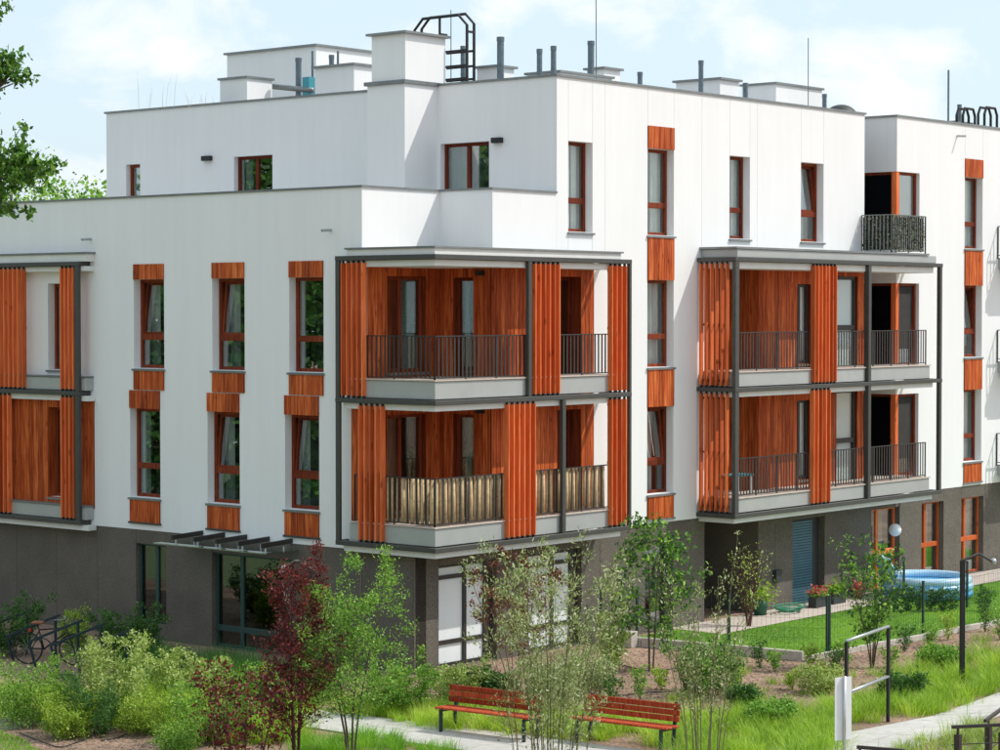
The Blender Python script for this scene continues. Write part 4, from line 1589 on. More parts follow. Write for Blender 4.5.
plant('lilac_shrub', 'open many-stemmed green shrub in front of the wire fence', 'shrub', gb(872, 668), hgt(872, 668, 540), 'leaf_deep', 0.085, 'bark', 0.55,
      stems=7, spread=0.8, branches=10, blen=0.48, r0=0.014, start=0.2, env=E_OVAL, twigs=3, leaves=7, scatter=0.06, mix=('leaf_green', 1.0, lambda P: RNG.random(len(P)) < .45))
plant('climbing_rose', 'straggly brown climbing rose with pale leaves at the dark entrance recess', 'shrub', (10.75, -0.45, 0), 2.05, 'leaf_pale', 0.06, 'bark_red', 0.5,
      stems=11, spread=0.42, branches=8, blen=0.32, r0=0.017, start=0.2, twigs=2, leaves=2, scatter=0.05)

# --- shrubs on the left
SHR = [
    ('boxwood', 'dark shaded evergreen shrub against the stone base beside the cycle stands', (10, 655), 586, 'leaf_deep', .07, 18, .95, 0),
    ('cotoneaster', 'flat-topped yellow green shrub behind the cycle stands', (74, 655), 604, 'leaf_lime', .055, 12, .45, 0),
    ('laurel_shrub', 'dark glossy shrub under the ground floor window', (128, 664), 603, 'leaf_deep', .075, 20, 1.05, 0),
    ('spiraea', 'bright fresh green shrub with layered branches above bare soil', (30, 724), 648, 'leaf_green', .062, 22, 1.15, 1),
    ('dogwood', 'large variegated cream and green shrub beside the cycle stands', (116, 722), 612, 'leaf_pale', .07, 24, 1.0, 1),
    ('privet', 'dark leafed bush in front of the variegated shrub', (92, 734), 662, 'leaf_deep', .055, 18, .8, 1),
    ('hydrangea', 'pale flowering shrub between the tall grasses', (178, 700), 640, 'leaf_pale', .075, 16, .8, 1),
    ('elder_shrub', 'cream tipped upright shrub in front of the glazed entrance', (214, 692), 636, 'leaf_pale', .085, 10, .55, 1),
    ('barberry', 'low yellow green bush beside bare soil', (146, 734), 688, 'leaf_lime', .05, 20, .85, 1),
    ('viburnum', 'mid green spreading bush left of the burgundy plum shrub', (214, 742), 668, 'leaf_green', .06, 24, 1.0, 1),
    ('young_viburnum', 'small green bush at the edge of the bare soil', (177, 760), 722, 'leaf_green', .05, 14, .45, 1),
    ('guelder_rose', 'yellow green bush low between the variegated shrub and the bright spiraea', (66, 738), 686, 'leaf_lime', .055, 18, .7, 1),
    ('snowberry', 'leafy green bush at the foot of the feathery green tree', (398, 714), 642, 'leaf_green', .065, 20, .9, 1),
    ('mock_orange', 'green bush between the plum tree and the entrance doors', (255, 716), 655, 'leaf_green', .065, 18, .85, 1),
    ('weigela', 'small green shrub under the white blinds', (458, 704), 648, 'leaf_pale', .065, 16, .7, 1),
    ('holly', 'small dark green shrub behind the bench back', (496, 704), 658, 'leaf_deep', .075, 14, .45, 1),
    ('currant_shrub', 'light shrub under the fence post near the concrete kerb', (612, 672), 596, 'leaf_lime', .06, 8, .5, 0),
    ('juniper', 'bushy grey green shrub in the bark bed beside the bench', (585, 696), 640, 'leaf_silver', .05, 22, .9, 1),
    ('rosemary', 'small feathery green shrub standing in the bark bed', (552, 708), 650, 'leaf_silver', .05, 18, .7, 1),
]
for (nm, lab, b, yt, lm, ls, st, sp, sun_) in SHR:
    sp *= .78
    plant(nm, lab, 'shrub', gb(*b), hgt(*b, yt) * (.86 if b[1] < 670 or b[0] > 380 else .80), lm, ls * .72, 'bark', 0.5, stems=max(6, int(st * .75)), spread=sp, branches=9, blen=max(.22, sp * .46), r0=0.008, start=0.03, bspread=.62, vary=.55,
          twigs=4, leaves=15, scatter=0.045, elev=(5, 60), env=lambda t: .95 - .2 * t,
          mix=('leaf_lime', .9, lambda P: RNG.random(len(P)) < .22) if lm in ('leaf_green',) else None)
for (nm, lab, b, hh, lm, sp) in (('potentilla', 'low rounded shrub in the lime grass left of the white sign board', (775, 728), .55, 'leaf_green', .5),
                                 ('cinquefoil', 'low dark shrub in the lime grass behind the upright bar frame', (905, 700), .5, 'leaf_deep', .45),
                                 ('deutzia', 'loose pale shrub at the edge of the bark bed before the lilac shrub', (822, 694), .55, 'leaf_pale', .45),
                                 ('broom_shrub', 'low green shrub between the lamp post and the kerb', (940, 668), .5, 'leaf_green', .45),
                                 ('heather', 'small dark green shrub beside the path behind the right bench', (742, 712), .5, 'leaf_deep', .4)):
    plant(nm, lab, 'shrub', gb(*b), hh, lm, .05, 'bark', .5, stems=12, spread=sp, branches=8, blen=.26, r0=.007, start=.04, bspread=.6, vary=.5, twigs=3, leaves=12,
          scatter=.045, elev=(5, 60))
# seedlings in the bark bed
for k, (px, py, hpx) in enumerate([(640, 700, 32), (662, 690, 18), (760, 668, 26), (775, 672, 22), (812, 668, 24), (834, 672, 20), (846, 665, 26), (735, 690, 22),
                                   (905, 652, 26), (930, 648, 22), (948, 640, 30), (985, 632, 34), (1000, 640, 40), (792, 690, 18), (612, 702, 22), (890, 668, 20)]):
    plant('seedling_shrub', 'small leafy seedling planted in the bark bed along the fence', 'shrub', gb(px, py), hpx * .022, ['leaf_green', 'leaf_lime', 'leaf_deep'][k % 3], .055,
          'bark_green', .45, group='seedlings in the bark bed', stems=5, spread=.22, branches=5, blen=.18, r0=.006, start=.1, twigs=2, leaves=6, scatter=.035)
# low hedge of young plants by the pool
for k, px in enumerate((897, 908, 918, 931, 941, 952, 985)):
    plant('hedge_plant', 'young hedge plant in the low row before the paddling pool', 'shrub', gb(px, 612), .62, 'leaf_deep', .06, 'bark', .5, group='hedge row before the pool',
          stems=4, spread=.2, branches=6, blen=.2, r0=.007, start=.1, twigs=2, leaves=7, scatter=.04)

# --- big trees
def big_tree(name, label, base, h, crown_c, crown_r, n_cl, leafmat, ls, per, trunk_r, group=None, clusters=None):
    t = thing(name, label, 'tree', tuple(base), group=group)
    base = np.array(base, float)
    cl = []
    for k in range(n_cl):
        v = RNG.normal(size=3)
        v /= np.linalg.norm(v)
        cl.append(np.array(crown_c) + v * np.array(crown_r) * RNG.uniform(.35, 1.0) ** .6)
    for c_ in (clusters or []):
        cl.append(np.array(c_))
    mb = MB()
    fork = base + np.array([0, 0, h * .35])
    mb.tube([base, base + [0.05, 0, h * .18], fork], [trunk_r * 1.25, trunk_r, trunk_r * .85], 10, cap=False)
    P, T = [], []
    for c_ in cl:
        mid = fork * .45 + c_ * .55 + RNG.normal(size=3) * .25
        mid[2] = fork[2] * .4 + c_[2] * .6 - .2
        mb.tube([fork + RNG.normal(size=3) * .05, mid, c_], [trunk_r * .38, trunk_r * .2, .02], 5, cap=False)
        rc = min(crown_r) * RNG.uniform(.26, .42)
        sub = RNG.integers(4, 7)
        for j in range(sub):
            sc = c_ + RNG.normal(size=3) * rc * .75
            mb.tube([c_ - (c_ - mid) * .15, (c_ + sc) / 2, sc], [.025, .016, .006], 4, cap=False)
            q = sc + RNG.normal(size=(per // sub, 3)) * rc * .36
            P.append(q)
    P = np.concatenate(P)
    P[:, 2] = np.maximum(P[:, 2], base[2] + .5)
    build('trunk', mb, 'bark', t, smooth=True)
    leaf_object('crown', P, ls, leafmat, t, .62)
    return t


def at_px(px, py, dist):
    p = atd(px, py, dist)
    return p


# the near tree whose twigs reach into the picture at the upper left
tb = atd(-150, 400, 31)
leafcl = [atd(8, 62, 30.5), atd(14, 70, 30.5), atd(2, 80, 30.6), atd(24, 143, 30.5), atd(36, 158, 30.4), atd(30, 172, 30.6), atd(14, 162, 30.5), atd(12, 180, 30.4),
          atd(4, 176, 30.5), atd(4, 196, 30.6), atd(-8, 186, 30.4), atd(-12, 60, 30.5), atd(-6, 4, 30.6), atd(-20, 150, 30.8), atd(-16, 110, 30.4)]
t = thing('oak_tree', 'tall oak whose leafy twigs hang in front of the sky and parapet', 'tree', (tb[0], tb[1], 0))
mb = MB()
ctr = np.array([tb[0], tb[1], 10.5])
mb.tube([(tb[0], tb[1], 0), (tb[0] + .1, tb[1], 4), (tb[0], tb[1] + .1, 8), (tb[0], tb[1], 13)], [.34, .26, .2, .05], 10, cap=False)
P = []
for k, c_ in enumerate(leafcl):
    s0 = np.array([tb[0], tb[1], 7.6 + .25 * k])
    mid = s0 * .4 + c_ * .6 + np.array([0, 0, .1])
    mb.tube([s0, mid, c_], [.05, .022, .008], 5, cap=False)
    rs = .125 if k > 2 else .085
    for j in range(6):
        sc = c_ + RNG.normal(size=3) * rs * .95
        mb.tube([mid * .25 + c_ * .75, sc], [.008, .004], 3, cap=False)
        P.append(sc + RNG.normal(size=(26, 3)) * .055)
for k in range(60):
    v = RNG.normal(size=3)
    v /= np.linalg.norm(v)
    c_ = ctr + v * np.array([2.6, 2.6, 3.2]) * RNG.uniform(.5, 1)
    rel = c_ - CAM
    pxx = 500 + FPX * (rel @ RT) / (rel @ FP)
    if pxx > -80: continue
    mb.tube([(tb[0], tb[1], max(6.5, c_[2] - 1.2)), c_], [.05, .012], 4, cap=False)
    for j in range(5):
        P.append(c_ + RNG.normal(size=3) * .35 + RNG.normal(size=(30, 3)) * .16)
build('trunk', mb, 'bark', t, smooth=True)
leaf_object('crown', np.concatenate(P), .088, 'leaf_oak', t, .6)

# trees behind the building, only their tops show over the parapet
for k, (px, d, h, r) in enumerate(((62, 92, 12.1, 3.4), (15, 96, 12.5, 3.0), (86, 99, 12.0, 2.8))):
    p = atd(px, 300, d)
    big_tree('linden_tree', 'light green tree behind the building seen over the low parapet', (p[0], p[1], 0), h, (p[0], p[1], h - 2.6), (r, r, 2.6), 52, 'leaf_green', .17, 260, .25,
             group='trees behind the building')
# trees beyond the left edge that shade and mirror in the shaded facade
for k, (x, y, h, r) in enumerate(((-30, 26, 17.5, 4.6), (-27, 34, 17.0, 4.4), (-34, 31, 19.5, 5.0), (-31, 41, 18.0, 4.8), (-38, 38, 19.0, 5.0), (-25, 43, 17.0, 4.4), (-36, 22, 18.0, 4.8))):
    big_tree('park_tree', 'broad leafy tree on the lawn facing the shaded facade', (x, y, 0), h, (x, y, h * .58), (r, r, h * .40), 60, 'leaf_deep', .30, 240, .26,
             group='trees facing the shaded facade')


for k in range(7):
    x, y, h = -27.5 + RNG.uniform(-1, 1), 21.5 + k * 3.7, 5.0 + RNG.uniform(-.6, .8)
    big_tree('park_shrub', 'tall bushy shrub in the row under the park trees', (x, y, 0), h, (x, y, h * .5), (2.4, 2.4, h * .46), 34, 'leaf_deep', .22, 170, .09, group='shrub row under the park trees')


# ================================================================== grasses (uncountable)
def in_poly(x, y, poly):
    c_ = np.zeros(len(x), bool)
    n = len(poly)
    for i in range(n):
        x0, y0 = poly[i]
        x1, y1 = poly[(i + 1) % n]
        if y0 == y1: continue
        cond = ((y0 > y) != (y1 > y)) & (x < (x1 - x0) * (y - y0) / (y1 - y0) + x0)
        c_ ^= cond
    return c_


def scatter_poly(poly, dens):
    a = np.array(poly)
    lo, hi = a.min(0), a.max(0)
    n = int(dens * (hi[0] - lo[0]) * (hi[1] - lo[1]))
    x = RNG.uniform(lo[0], hi[0], n)
    y = RNG.uniform(lo[1], hi[1], n)
    k = in_poly(x, y, poly)
    return x[k], y[k]


def ground_poly(px):
    return [tuple(onz(*p)[:2]) for p in px]


def patchy(x, y, f=1.3, s=0.0):
    return .5 + .25 * np.sin(x * f + 1.7 * np.sin(y * f * .8 + s) + s) + .25 * np.sin(y * f * 1.3 + 1.3 * np.sin(x * f * .6) + 2 * s)


def blades(name, label, x, y, length, mat, width=.008, bend=.45, kind='stuff', tone0=None, cat='grass', lift=0.0, az=None, lmul=None):
    n = len(x)
    if az is None:
        az = RNG.uniform(0, 2 * np.pi, n)
    L = length * RNG.uniform(.55, 1.15, n) * (1 if lmul is None else lmul)
    d = np.stack([np.cos(az), np.sin(az)], 1)
    s = np.stack([-np.sin(az), np.cos(az), np.zeros(n)], 1)
    b = bend * RNG.uniform(.2, 1.3, n)
    base = np.stack([x, y, np.full(n, lift)], 1)
    lev = []
    for t, wd in ((0, 1.0), (.5, .85), (1.0, .12)):
        off = np.zeros((n, 3))
        off[:, :2] = d * (L * b * t * t)[:, None]
        off[:, 2] = L * t * (1 - .28 * b * t)
        c_ = base + off
        lev += [c_ - s * width * wd / 2, c_ + s * width * wd / 2]
    V = np.stack(lev, 1).reshape(-1, 3)
    k = (np.arange(n) * 6)[:, None]
    F = np.concatenate([k + np.array([0, 1, 3, 2]), k + np.array([2, 3, 5, 4])])
    tn = np.clip(RNG.normal(.5, .24, n) if tone0 is None else tone0 + RNG.normal(0, .18, n), 0, 1)
    org = np.array([V[:, 0].mean(), V[:, 1].mean(), 0.0])
    me = np_mesh(name, V - org, F, mat, np.concatenate([tn, tn]))
    o = raw_obj(name, me, None, org)
    return tag(o, label, cat, kind=kind)


def tuft_grass(name, label, poly, per_m2, blades_per, rad_, length, mat, width=.009, bend=.9, shift=0.0, gain=1.0):
    """clumps whose blades arch outwards from the clump's heart; clumps differ in size and tone"""
    x, y = scatter_poly(poly, per_m2)
    n = len(x)
    size = RNG.uniform(.55, 1.25, n)
    off = RNG.normal(size=(n * blades_per, 2)) * rad_ * np.repeat(size, blades_per)[:, None]
    X, Y = np.repeat(x, blades_per) + off[:, 0], np.repeat(y, blades_per) + off[:, 1]
    az = np.arctan2(off[:, 1], off[:, 0]) + RNG.normal(size=len(X)) * .7
    tone = np.repeat(np.clip(RNG.normal(.48, .17, n) * gain + shift, 0, 1), blades_per)
    return blades(name, label, X, Y, length, mat, width, bend, tone0=tone, az=az, lmul=np.repeat(size, blades_per))


x, y = scatter_poly([(7.15, -4.28), (22, -4.75), (30, -5.0), (30, -0.55), (9.3, -0.75), (9.3, 0.5), (6.8, 0.5)], 620)
blades('lawn_grass', 'mown bright green lawn grass inside the wire fence', x, y, .05, 'grass_lawn', .011, .7, tone0=patchy(x, y), lift=.02)

G = ground_poly
tuft_grass('ornamental_grass', 'thick lime green grass filling the bed beside the path', G([(690, 724), (760, 714), (840, 706), (890, 694), (950, 682), (1003, 668), (1003, 690), (950, 712), (893, 720), (842, 726), (834, 766), (680, 768)]), 13, 90, .13, .38, 'grass_lime')
tuft_grass('fountain_grass', 'lime grass clumps in front of the bark bed beside the lamp post', G([(900, 676), (960, 660), (1003, 650), (1003, 668), (950, 682), (890, 694)]), 6, 80, .12, .40, 'grass_lime')
tuft_grass('sedge_grass', 'yellow green grass strip behind the benches', G([(340, 702), (440, 706), (540, 716), (668, 722), (700, 720), (700, 752), (560, 740), (430, 728), (340, 716)]), 12, 70, .10, .38, 'grass_lime', shift=.15)
tuft_grass('meadow_grass', 'fresh green grass in front of the path under the feathery tree', G([(300, 744), (372, 736), (452, 752), (470, 775), (290, 778)]), 16, 60, .09, .28, 'grass_lawn')
tuft_grass('feather_grass', 'pale straw green grass around the dark handrail', G([(885, 758), (915, 742), (940, 733), (1003, 722), (1003, 790), (880, 790)]), 14, 60, .09, .30, 'leaf_pale', gain=.75)
tuft_grass('reed_grass', 'yellow green tall grass between the shrubs left of the plum tree', G([(120, 700), (150, 690), (240, 684), (310, 700), (310, 745), (232, 745), (150, 735), (110, 720)]), 13, 80, .12, .46, 'grass_lime', shift=.12)
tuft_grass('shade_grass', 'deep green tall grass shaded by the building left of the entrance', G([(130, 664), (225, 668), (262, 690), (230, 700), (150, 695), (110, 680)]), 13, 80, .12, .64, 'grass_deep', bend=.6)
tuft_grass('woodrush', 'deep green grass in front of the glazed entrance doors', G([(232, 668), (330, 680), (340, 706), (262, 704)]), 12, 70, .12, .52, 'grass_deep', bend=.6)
tuft_grass('ground_cover', 'low yellow green ground cover at the edge of the bare soil', G([(-10, 690), (60, 690), (130, 700), (170, 716), (170, 732), (60, 722), (-10, 718)]), 11, 60, .11, .30, 'grass_lime', shift=.1)
x, y = scatter_poly(G([(-10, 728), (24, 740), (52, 760), (-10, 775)]), 900)
blades('lawn_corner', 'small bright green lawn corner beside bare soil', x, y, .07, 'grass_lawn', .011, .6)
tuft_grass('weed_cover', 'scattered low weeds growing on the bark bed along the kerb', G([(740, 668), (842, 664), (900, 652), (960, 642), (1003, 630), (1003, 652), (900, 676), (845, 692), (745, 704)]), 1.6, 34, .09, .26, 'grass_lime', gain=.85)
tuft_grass('bed_weeds', 'thin weeds growing on the bark bed behind the benches', G([(430, 690), (520, 690), (640, 684), (720, 690), (700, 712), (560, 708), (440, 702)]), 2, 30, .09, .26, 'grass_lime', gain=.85)

# bark chips and clods on the open beds
def chips(name, label, poly, dens, size, mat='bark_soil'):
    x, y = scatter_poly(poly, dens)
    n = len(x)
    c_ = np.stack([x, y, np.full(n, .006)], 1)
    V, F = [], []
    dirs = np.array([[1, 0, 0], [0, 1, 0], [-1, 0, 0], [0, -1, 0], [0, 0, 1]], float)
    sc = size * RNG.uniform(.4, 1.4, (n, 1, 1)) * RNG.uniform(.5, 1.3, (n, 5, 1))
    V = (c_[:, None, :] + dirs[None] * sc * np.array([1, 1, .7])).reshape(-1, 3)
    k = (np.arange(n) * 5)[:, None]
    F = np.concatenate([k + np.array(q) for q in ((0, 1, 4), (1, 2, 4), (2, 3, 4), (3, 0, 4))])
    org = np.array([V[:, 0].mean(), V[:, 1].mean(), 0.0])
    o = raw_obj(name, np_mesh(name, V - org, F, mat), None, org)
    return tag(o, label, 'bark', kind='stuff')


chips('bark_chips', 'brown bark chips covering the bed behind the benches and along the fence', ground_poly([(420, 668), (600, 648), (800, 660), (1003, 626), (1003, 660), (850, 690), (700, 720), (520, 712), (420, 700)]), 90, .030)
chips('bark_mulch', 'dry brown soil clods on the bare bed at the left', ground_poly([(-20, 700), (180, 715), (250, 745), (230, 790), (-20, 790)]), 110, .028)
# irrigation hose lying on the bark
for (name, lab, pts) in (('drip_hose', 'dark drip hose winding over the bark bed behind the benches', [(575, 672), (610, 664), (650, 672), (690, 668), (720, 676), (690, 690), (640, 694), (600, 700)]),
                         ('soaker_hose', 'dark drip hose looped over bare soil at the left', [(20, 734), (40, 742), (60, 748), (80, 742), (104, 732), (132, 728), (120, 738), (98, 742)])):
    c_ = [onz(*p) + np.array([0, 0, .02]) for p in pts]
    sm = []
    for i in range(len(c_) - 1):
        for t_ in np.linspace(0, 1, 6)[:-1]:
            p0, p1, p2, p3 = c_[max(i - 1, 0)], c_[i], c_[i + 1], c_[min(i + 2, len(c_) - 1)]
            sm.append(.5 * ((2 * p1) + (p2 - p0) * t_ + (2 * p0 - 5 * p1 + 4 * p2 - p3) * t_ ** 2 + (3 * p1 - p0 - 3 * p2 + p3) * t_ ** 3))
    tag(build(name, MB().tube(sm, .012, 6), 'pot_dark', smooth=True), lab, 'hose')

# ================================================================== kerb, fence, garden things
def kerb_run(pts, w, h, label, name='kerb', seg=1.0):
    t = thing(name, label, 'kerb', (pts[0][0], pts[0][1], 0))
    for (a, b) in zip(pts[:-1], pts[1:]):
        a, b = Vector(a), Vector(b)
        L = (b - a).length
        n = max(1, round(L / seg))
        d = (b - a) / L
        for j in range(n):
            p, q = a + d * (L * j / n + .006), a + d * (L * (j + 1) / n - .006)
            zj = random.uniform(-.006, .006)
            build('kerbstone', MB().bar((p.x, p.y, h / 2 + zj), (q.x, q.y, h / 2 + zj), w, h), 'kerb_concrete', t, bevel=.008)
    return t


kerb_run([(6.62, .74), (6.52, -.42), (7.08, -4.32)], .12, .22, 'pale concrete kerb along the lawn side behind the benches')
kerb_run([(7.02, -4.42), (15.1, -4.82), (30, -5.2)], .10, .13, 'long pale concrete kerb along the front of the lawn')
tag(build('concrete_block', MB().box(6.2, 6.46, -.35, .72, 0, .36), 'kerb_concrete', bevel=.01), 'low concrete block against the wall under the fence post', 'block')


def fence(pts, h, label, post_z0=0.0, panel_end=None):
    t = thing('wire_fence', label, 'fence', (pts[0][0], pts[0][1], 0))
    for (x, y) in pts:
        p_ = build('post', MB().box(x - .03, x + .03, y - .02, y + .02, post_z0, h + .04), 'fence_green', t)
        build('post_cap', MB().box(x - .034, x + .034, y - .024, y + .024, h + .041, h + .06), 'black', p_)
    for (a, b) in zip(pts[:-1], pts[1:]):
        a, b = Vector(a), Vector(b)
        L = (b - a).length
        mb = MB()
        n = int(L / .10)
        for j in range(n + 1):
            p = a.lerp(b, j / n)
            mb.bar((p.x, p.y, .10), (p.x, p.y, h), .003, .003)
        k = int((h - .1) / .2)
        for j in range(k + 1):
            z = .1 + (h - .1) * j / k
            mb.bar((a.x, a.y, z), (b.x, b.y, z), .004, .004)
        tag(build('wire_panel', mb, 'fence_green', t), None, kind='stuff')
    return t


gz = lambda px, py, z: tuple(onz(px, py, z)[:2])
fence([(6.36, .62), gz(637, 636, .2), gz(729, 645.5, .1), gz(827, 652, .02)], 1.2, 'dark green wire fence along the side of the lawn behind the small dark green tree', .02)
fence([tuple(np.array(gz(827, 652, .02)) + [.08, -.01]), gz(923, 634, .02), (16.0, -4.62), (20.0, -4.8)], 1.2, 'dark green wire fence along the front kerb of the lawn', .02)
fence([(17.2, .62), (16.9, -1.1), gz(882, 621, .02), (17.2, -2.75), (20.4, -2.2), (24, -2.1)], 1.15, 'dark green wire fence around the garden plot with the paddling pool', .02)

# path lamps: flat post with a folded head
def path_lamp(label, loc, rz, h=2.52):
    t = thing('path_lamp', label, 'lamp', loc, rz, group='path lamps', local=True)
    build('post', MB().box(-.048, .048, -.045, .045, 0, h), 'black', t, bevel=.006)
    mb = MB()
    z = h
    mb.bar((0.0, 0, z + .0), (.34, 0, z + .13), .16, .03)
    mb.bar((.33, 0, z + .13), (.58, 0, z - .02), .16, .03)
    build('head', mb, 'dark_metal', t)
    build('lamp_plate', MB().bar((.345, 0, z + .142), (.575, 0, z + .005), .15, .012), 'zinc', t)
    build('camera_bulb', MB().lathe([(0.001, -.07), (.05, -.05), (.07, 0), (.05, .05), (.001, .07)], 12, (.64, 0, z - .03)), 'zinc', t, smooth=True)
    return t


ang = math.atan2(RT[1], RT[0])
lp = onz(962, 683)
path_lamp('black path lamp with folded head standing in the lime grass', (lp[0], lp[1], 0), ang + .1, hgt(962, 683, 560))
l2 = atd(311, 400, 45.0)
path_lamp('black path lamp half hidden between the plum tree and the feathery tree', (l2[0], l2[1], 0), ang + math.pi - .5, 2.5)

# benches
def bench(label, p, q):
    """p, q: ground points of the front feet"""
    p, q = Vector((p[0], p[1], 0)), Vector((q[0], q[1], 0))
    d = (q - p)
    L = d.length
    rz = math.atan2(d.y, d.x)
    t = thing('park_bench', label, 'bench', ((p + q) / 2), rz, local=True)
    # local x along the bench, +y to its back
    for sx in (-1, 1):
        x = sx * L / 2
        build('leg', MB().box(x - .025, x + .025, -.03, .02, 0, .42), 'teal_metal', t)
        build('leg', MB().bar((x, .40, 0), (x, .52, .82), .05, .05, (1, 0, 0)), 'teal_metal', t)
        build('seat_bearer', MB().bar((x, -.03, .405), (x, .45, .385), .04, .04), 'teal_metal', t)
    for k in range(4):
        y = -.03 + k * .115
        build('seat_slat', MB().box(-L / 2 - .12, L / 2 + .12, y, y + .1, .43 - .006 * k, .465 - .006 * k), 'bench_wood', t, bevel=.008)
    for k in range(3):
        z = .55 + k * .105
        y = .452 + (z - .55) * .15
        build('back_slat', MB().bar((-L / 2 - .12, y - .035, z), (L / 2 + .12, y - .035, z), .032, .095), 'bench_wood', t, bevel=.008)
    return t


b1 = bench('red slatted park bench left of the silvery willow shrub', gb(441, 733), gb(524, 743.5))
b2 = bench('red slatted park bench right of the silvery willow shrub', gb(577, 744), gb(661, 754.5))

# upright galvanised bar frame beside the path
g1, g2 = onz(846, 741), onz(888, 722)
t = thing('bar_frame', 'upright black frame with two galvanised rails at the path junction', 'railing', (g1[0], g1[1], 0))
for g in (g1, g2):
    build('post', MB().box(g[0] - .026, g[0] + .026, g[1] - .026, g[1] + .026, 0, 1.74), 'black', t)
for z in (1.74, .82):
    build('rail', MB().tube([(g1[0], g1[1], z + .02), (g2[0], g2[1], z + .02)], .03, 10), 'zinc', t, smooth=True)

# back of a tall narrow sign
sp_ = atd(844.5, 700, 38.6)
t = thing('sign_board', 'tall narrow white sign board seen from behind on a steel pole', 'sign', (sp_[0], sp_[1], 0), ang + rad(28), local=True)
build('board', MB().box(-.17, .17, .03, .045, .34, 1.40), 'white_paint', t)
build('pole', MB().cyl(0, 0, 0, 1.42, .026, 12), 'sign_post', t, smooth=True)

# handrails at the lower right
def handrail(label, pxs, dist, z=1.0, posts=2):
    a, b = atd(pxs[0][0], pxs[0][1], dist), atd(pxs[1][0], pxs[1][1], dist + pxs[2])
    zt = a[2]
    t = thing('handrail', label, 'railing', (a[0], a[1], 0))
    A_, B_ = Vector((a[0], a[1], zt)), Vector((b[0], b[1], zt))
    build('top_rail', MB().bar(A_, B_, .05, .05), 'dark_metal', t)
    for zz in (zt - .28, zt - .52):
        build('wire', MB().bar((A_.x, A_.y, zz), (B_.x, B_.y, zz), .014, .014), 'dark_metal', t)
    for k in range(posts):
        p = A_.lerp(B_, .06 + .9 * k / max(1, posts - 1))
        build('post', MB().box(p.x - .045, p.x + .045, p.y - .045, p.y + .045, 0, zt - .12), 'dark_metal', t)
        build('stem', MB().box(p.x - .015, p.x + .015, p.y - .015, p.y + .015, zt - .119, zt - .026), 'dark_metal', t)
    return t


handrail('dark metal handrail with wires rising from the pale grass', [(952, 727), (1050, 736), 0.4], 36.1, posts=3)
handrail('dark metal handrail running back along the path edge', [(985, 721), (1040, 700), 4.0], 37.0, posts=2)
handrail('dark metal handrail beside the white sign board', [(857, 747), (905, 752), -0.3], 34.8, posts=2)

# paddling pool
pc = (18.55, -.80)
t = thing('paddling_pool', 'round inflatable blue and white paddling pool with raised back on the lawn', 'pool', (*pc, 0))
for k, (z, r, m) in enumerate(((.12, 1.12, 'pool_blue'), (.30, 1.13, 'pool_mid'), (.47, 1.10, 'pool_white'))):
    pts = [(pc[0] + r * math.cos(a), pc[1] + r * math.sin(a), z + .03) for a in np.linspace(0, 2 * math.pi, 41)]
    build('ring', MB().tube(pts, .115, 10, cap=False), m, t, smooth=True)
build('water', MB().cyl(pc[0], pc[1], .30, .42, 1.05, 32), 'pool_blue', t)
for k, (z, dr, m) in enumerate(((.66, .03, 'pool_mid'), (.84, .07, 'pool_mid'), (.99, .10, 'pool_white'))):
    pts = [(pc[0] + (1.1 + dr) * math.cos(a), pc[1] + (1.1 + dr) * math.sin(a), z) for a in np.linspace(rad(98 + 4 * k), rad(168 - 4 * k), 12)]
    build('backrest', MB().tube(pts, [.06] + [.115] * 10 + [.06], 10), m, t, smooth=True)

# hanging lantern
p = ony(895, 530, .35)
t = thing('paper_lantern', 'white paper lantern hanging under the balcony by the garden window', 'lantern', (p[0], p[1], p[2] - .17))
build('shade', MB().lathe([(.17 * math.cos(a) + .001, .17 * math.sin(a)) for a in np.linspace(-1.5, 1.5, 13)], 18, (p[0], p[1], p[2])), 'white_paint', t, smooth=True)
build('cord', MB().cyl(p[0], p[1], p[2] + .168, 2.485, .004, 5), 'black', t)

# planters with flowers by the shutter
def planter(label, x, y, fm, name='flower_box'):
    t = thing(name, label, 'planter', (x, y, .036))
    build('box', MB().box(x - .30, x + .30, y - .12, y + .12, .036, .30), 'pot_dark', t, bevel=.01)
    P = np.stack([RNG.uniform(x - .28, x + .28, 260), RNG.normal(y, .09, 260), .30 + np.abs(RNG.normal(0, .09, 260))], 1)
    leaf_object('foliage', P, .07, 'leaf_green', t, .6)
    P = np.stack([RNG.uniform(x - .28, x + .28, 170), RNG.normal(y, .10, 170), .38 + np.abs(RNG.normal(0, .08, 170))], 1)
    leaf_object('flowers', P, .065, fm, t, .9)


planter('dark flower box with pink blossoms before the blue shutter', 14.85, .18, 'petal_pink')
planter('dark flower box with yellow green plants beside the pink flowers', 15.75, .22, 'leaf_lime')
t = thing('plant_pot', 'green pot with a leafy plant at the entrance recess corner', 'pot', (12.6, .45, .036))
build('pot', MB().lathe([(.001, .036), (.15, .036), (.20, .40), (.18, .40), (.17, .36), (.001, .36)], 16, (12.6, .45, 0)), 'pot_green', t, smooth=True)
leaf_object('foliage', np.array([12.68, .4, .55]) + RNG.normal(size=(320, 3)) * np.array([.16, .14, .13]), .085, 'leaf_lime', t, .5)
hz = [(13.4 + (.20 + .012 * k) * math.cos(k * .5), .1 + (.20 + .012 * (k % 9)) * math.sin(k * .5), .06 + .004 * k) for k in range(44)]
tag(build('garden_hose', MB().tube(hz, .018, 6), 'hose_green', smooth=True), 'coiled green garden hose lying on the terrace', 'hose')
fl = thing('flower_pot', 'small pot of red flowers by the wall of the lawn terrace', 'pot', (17.0, .3, .036))
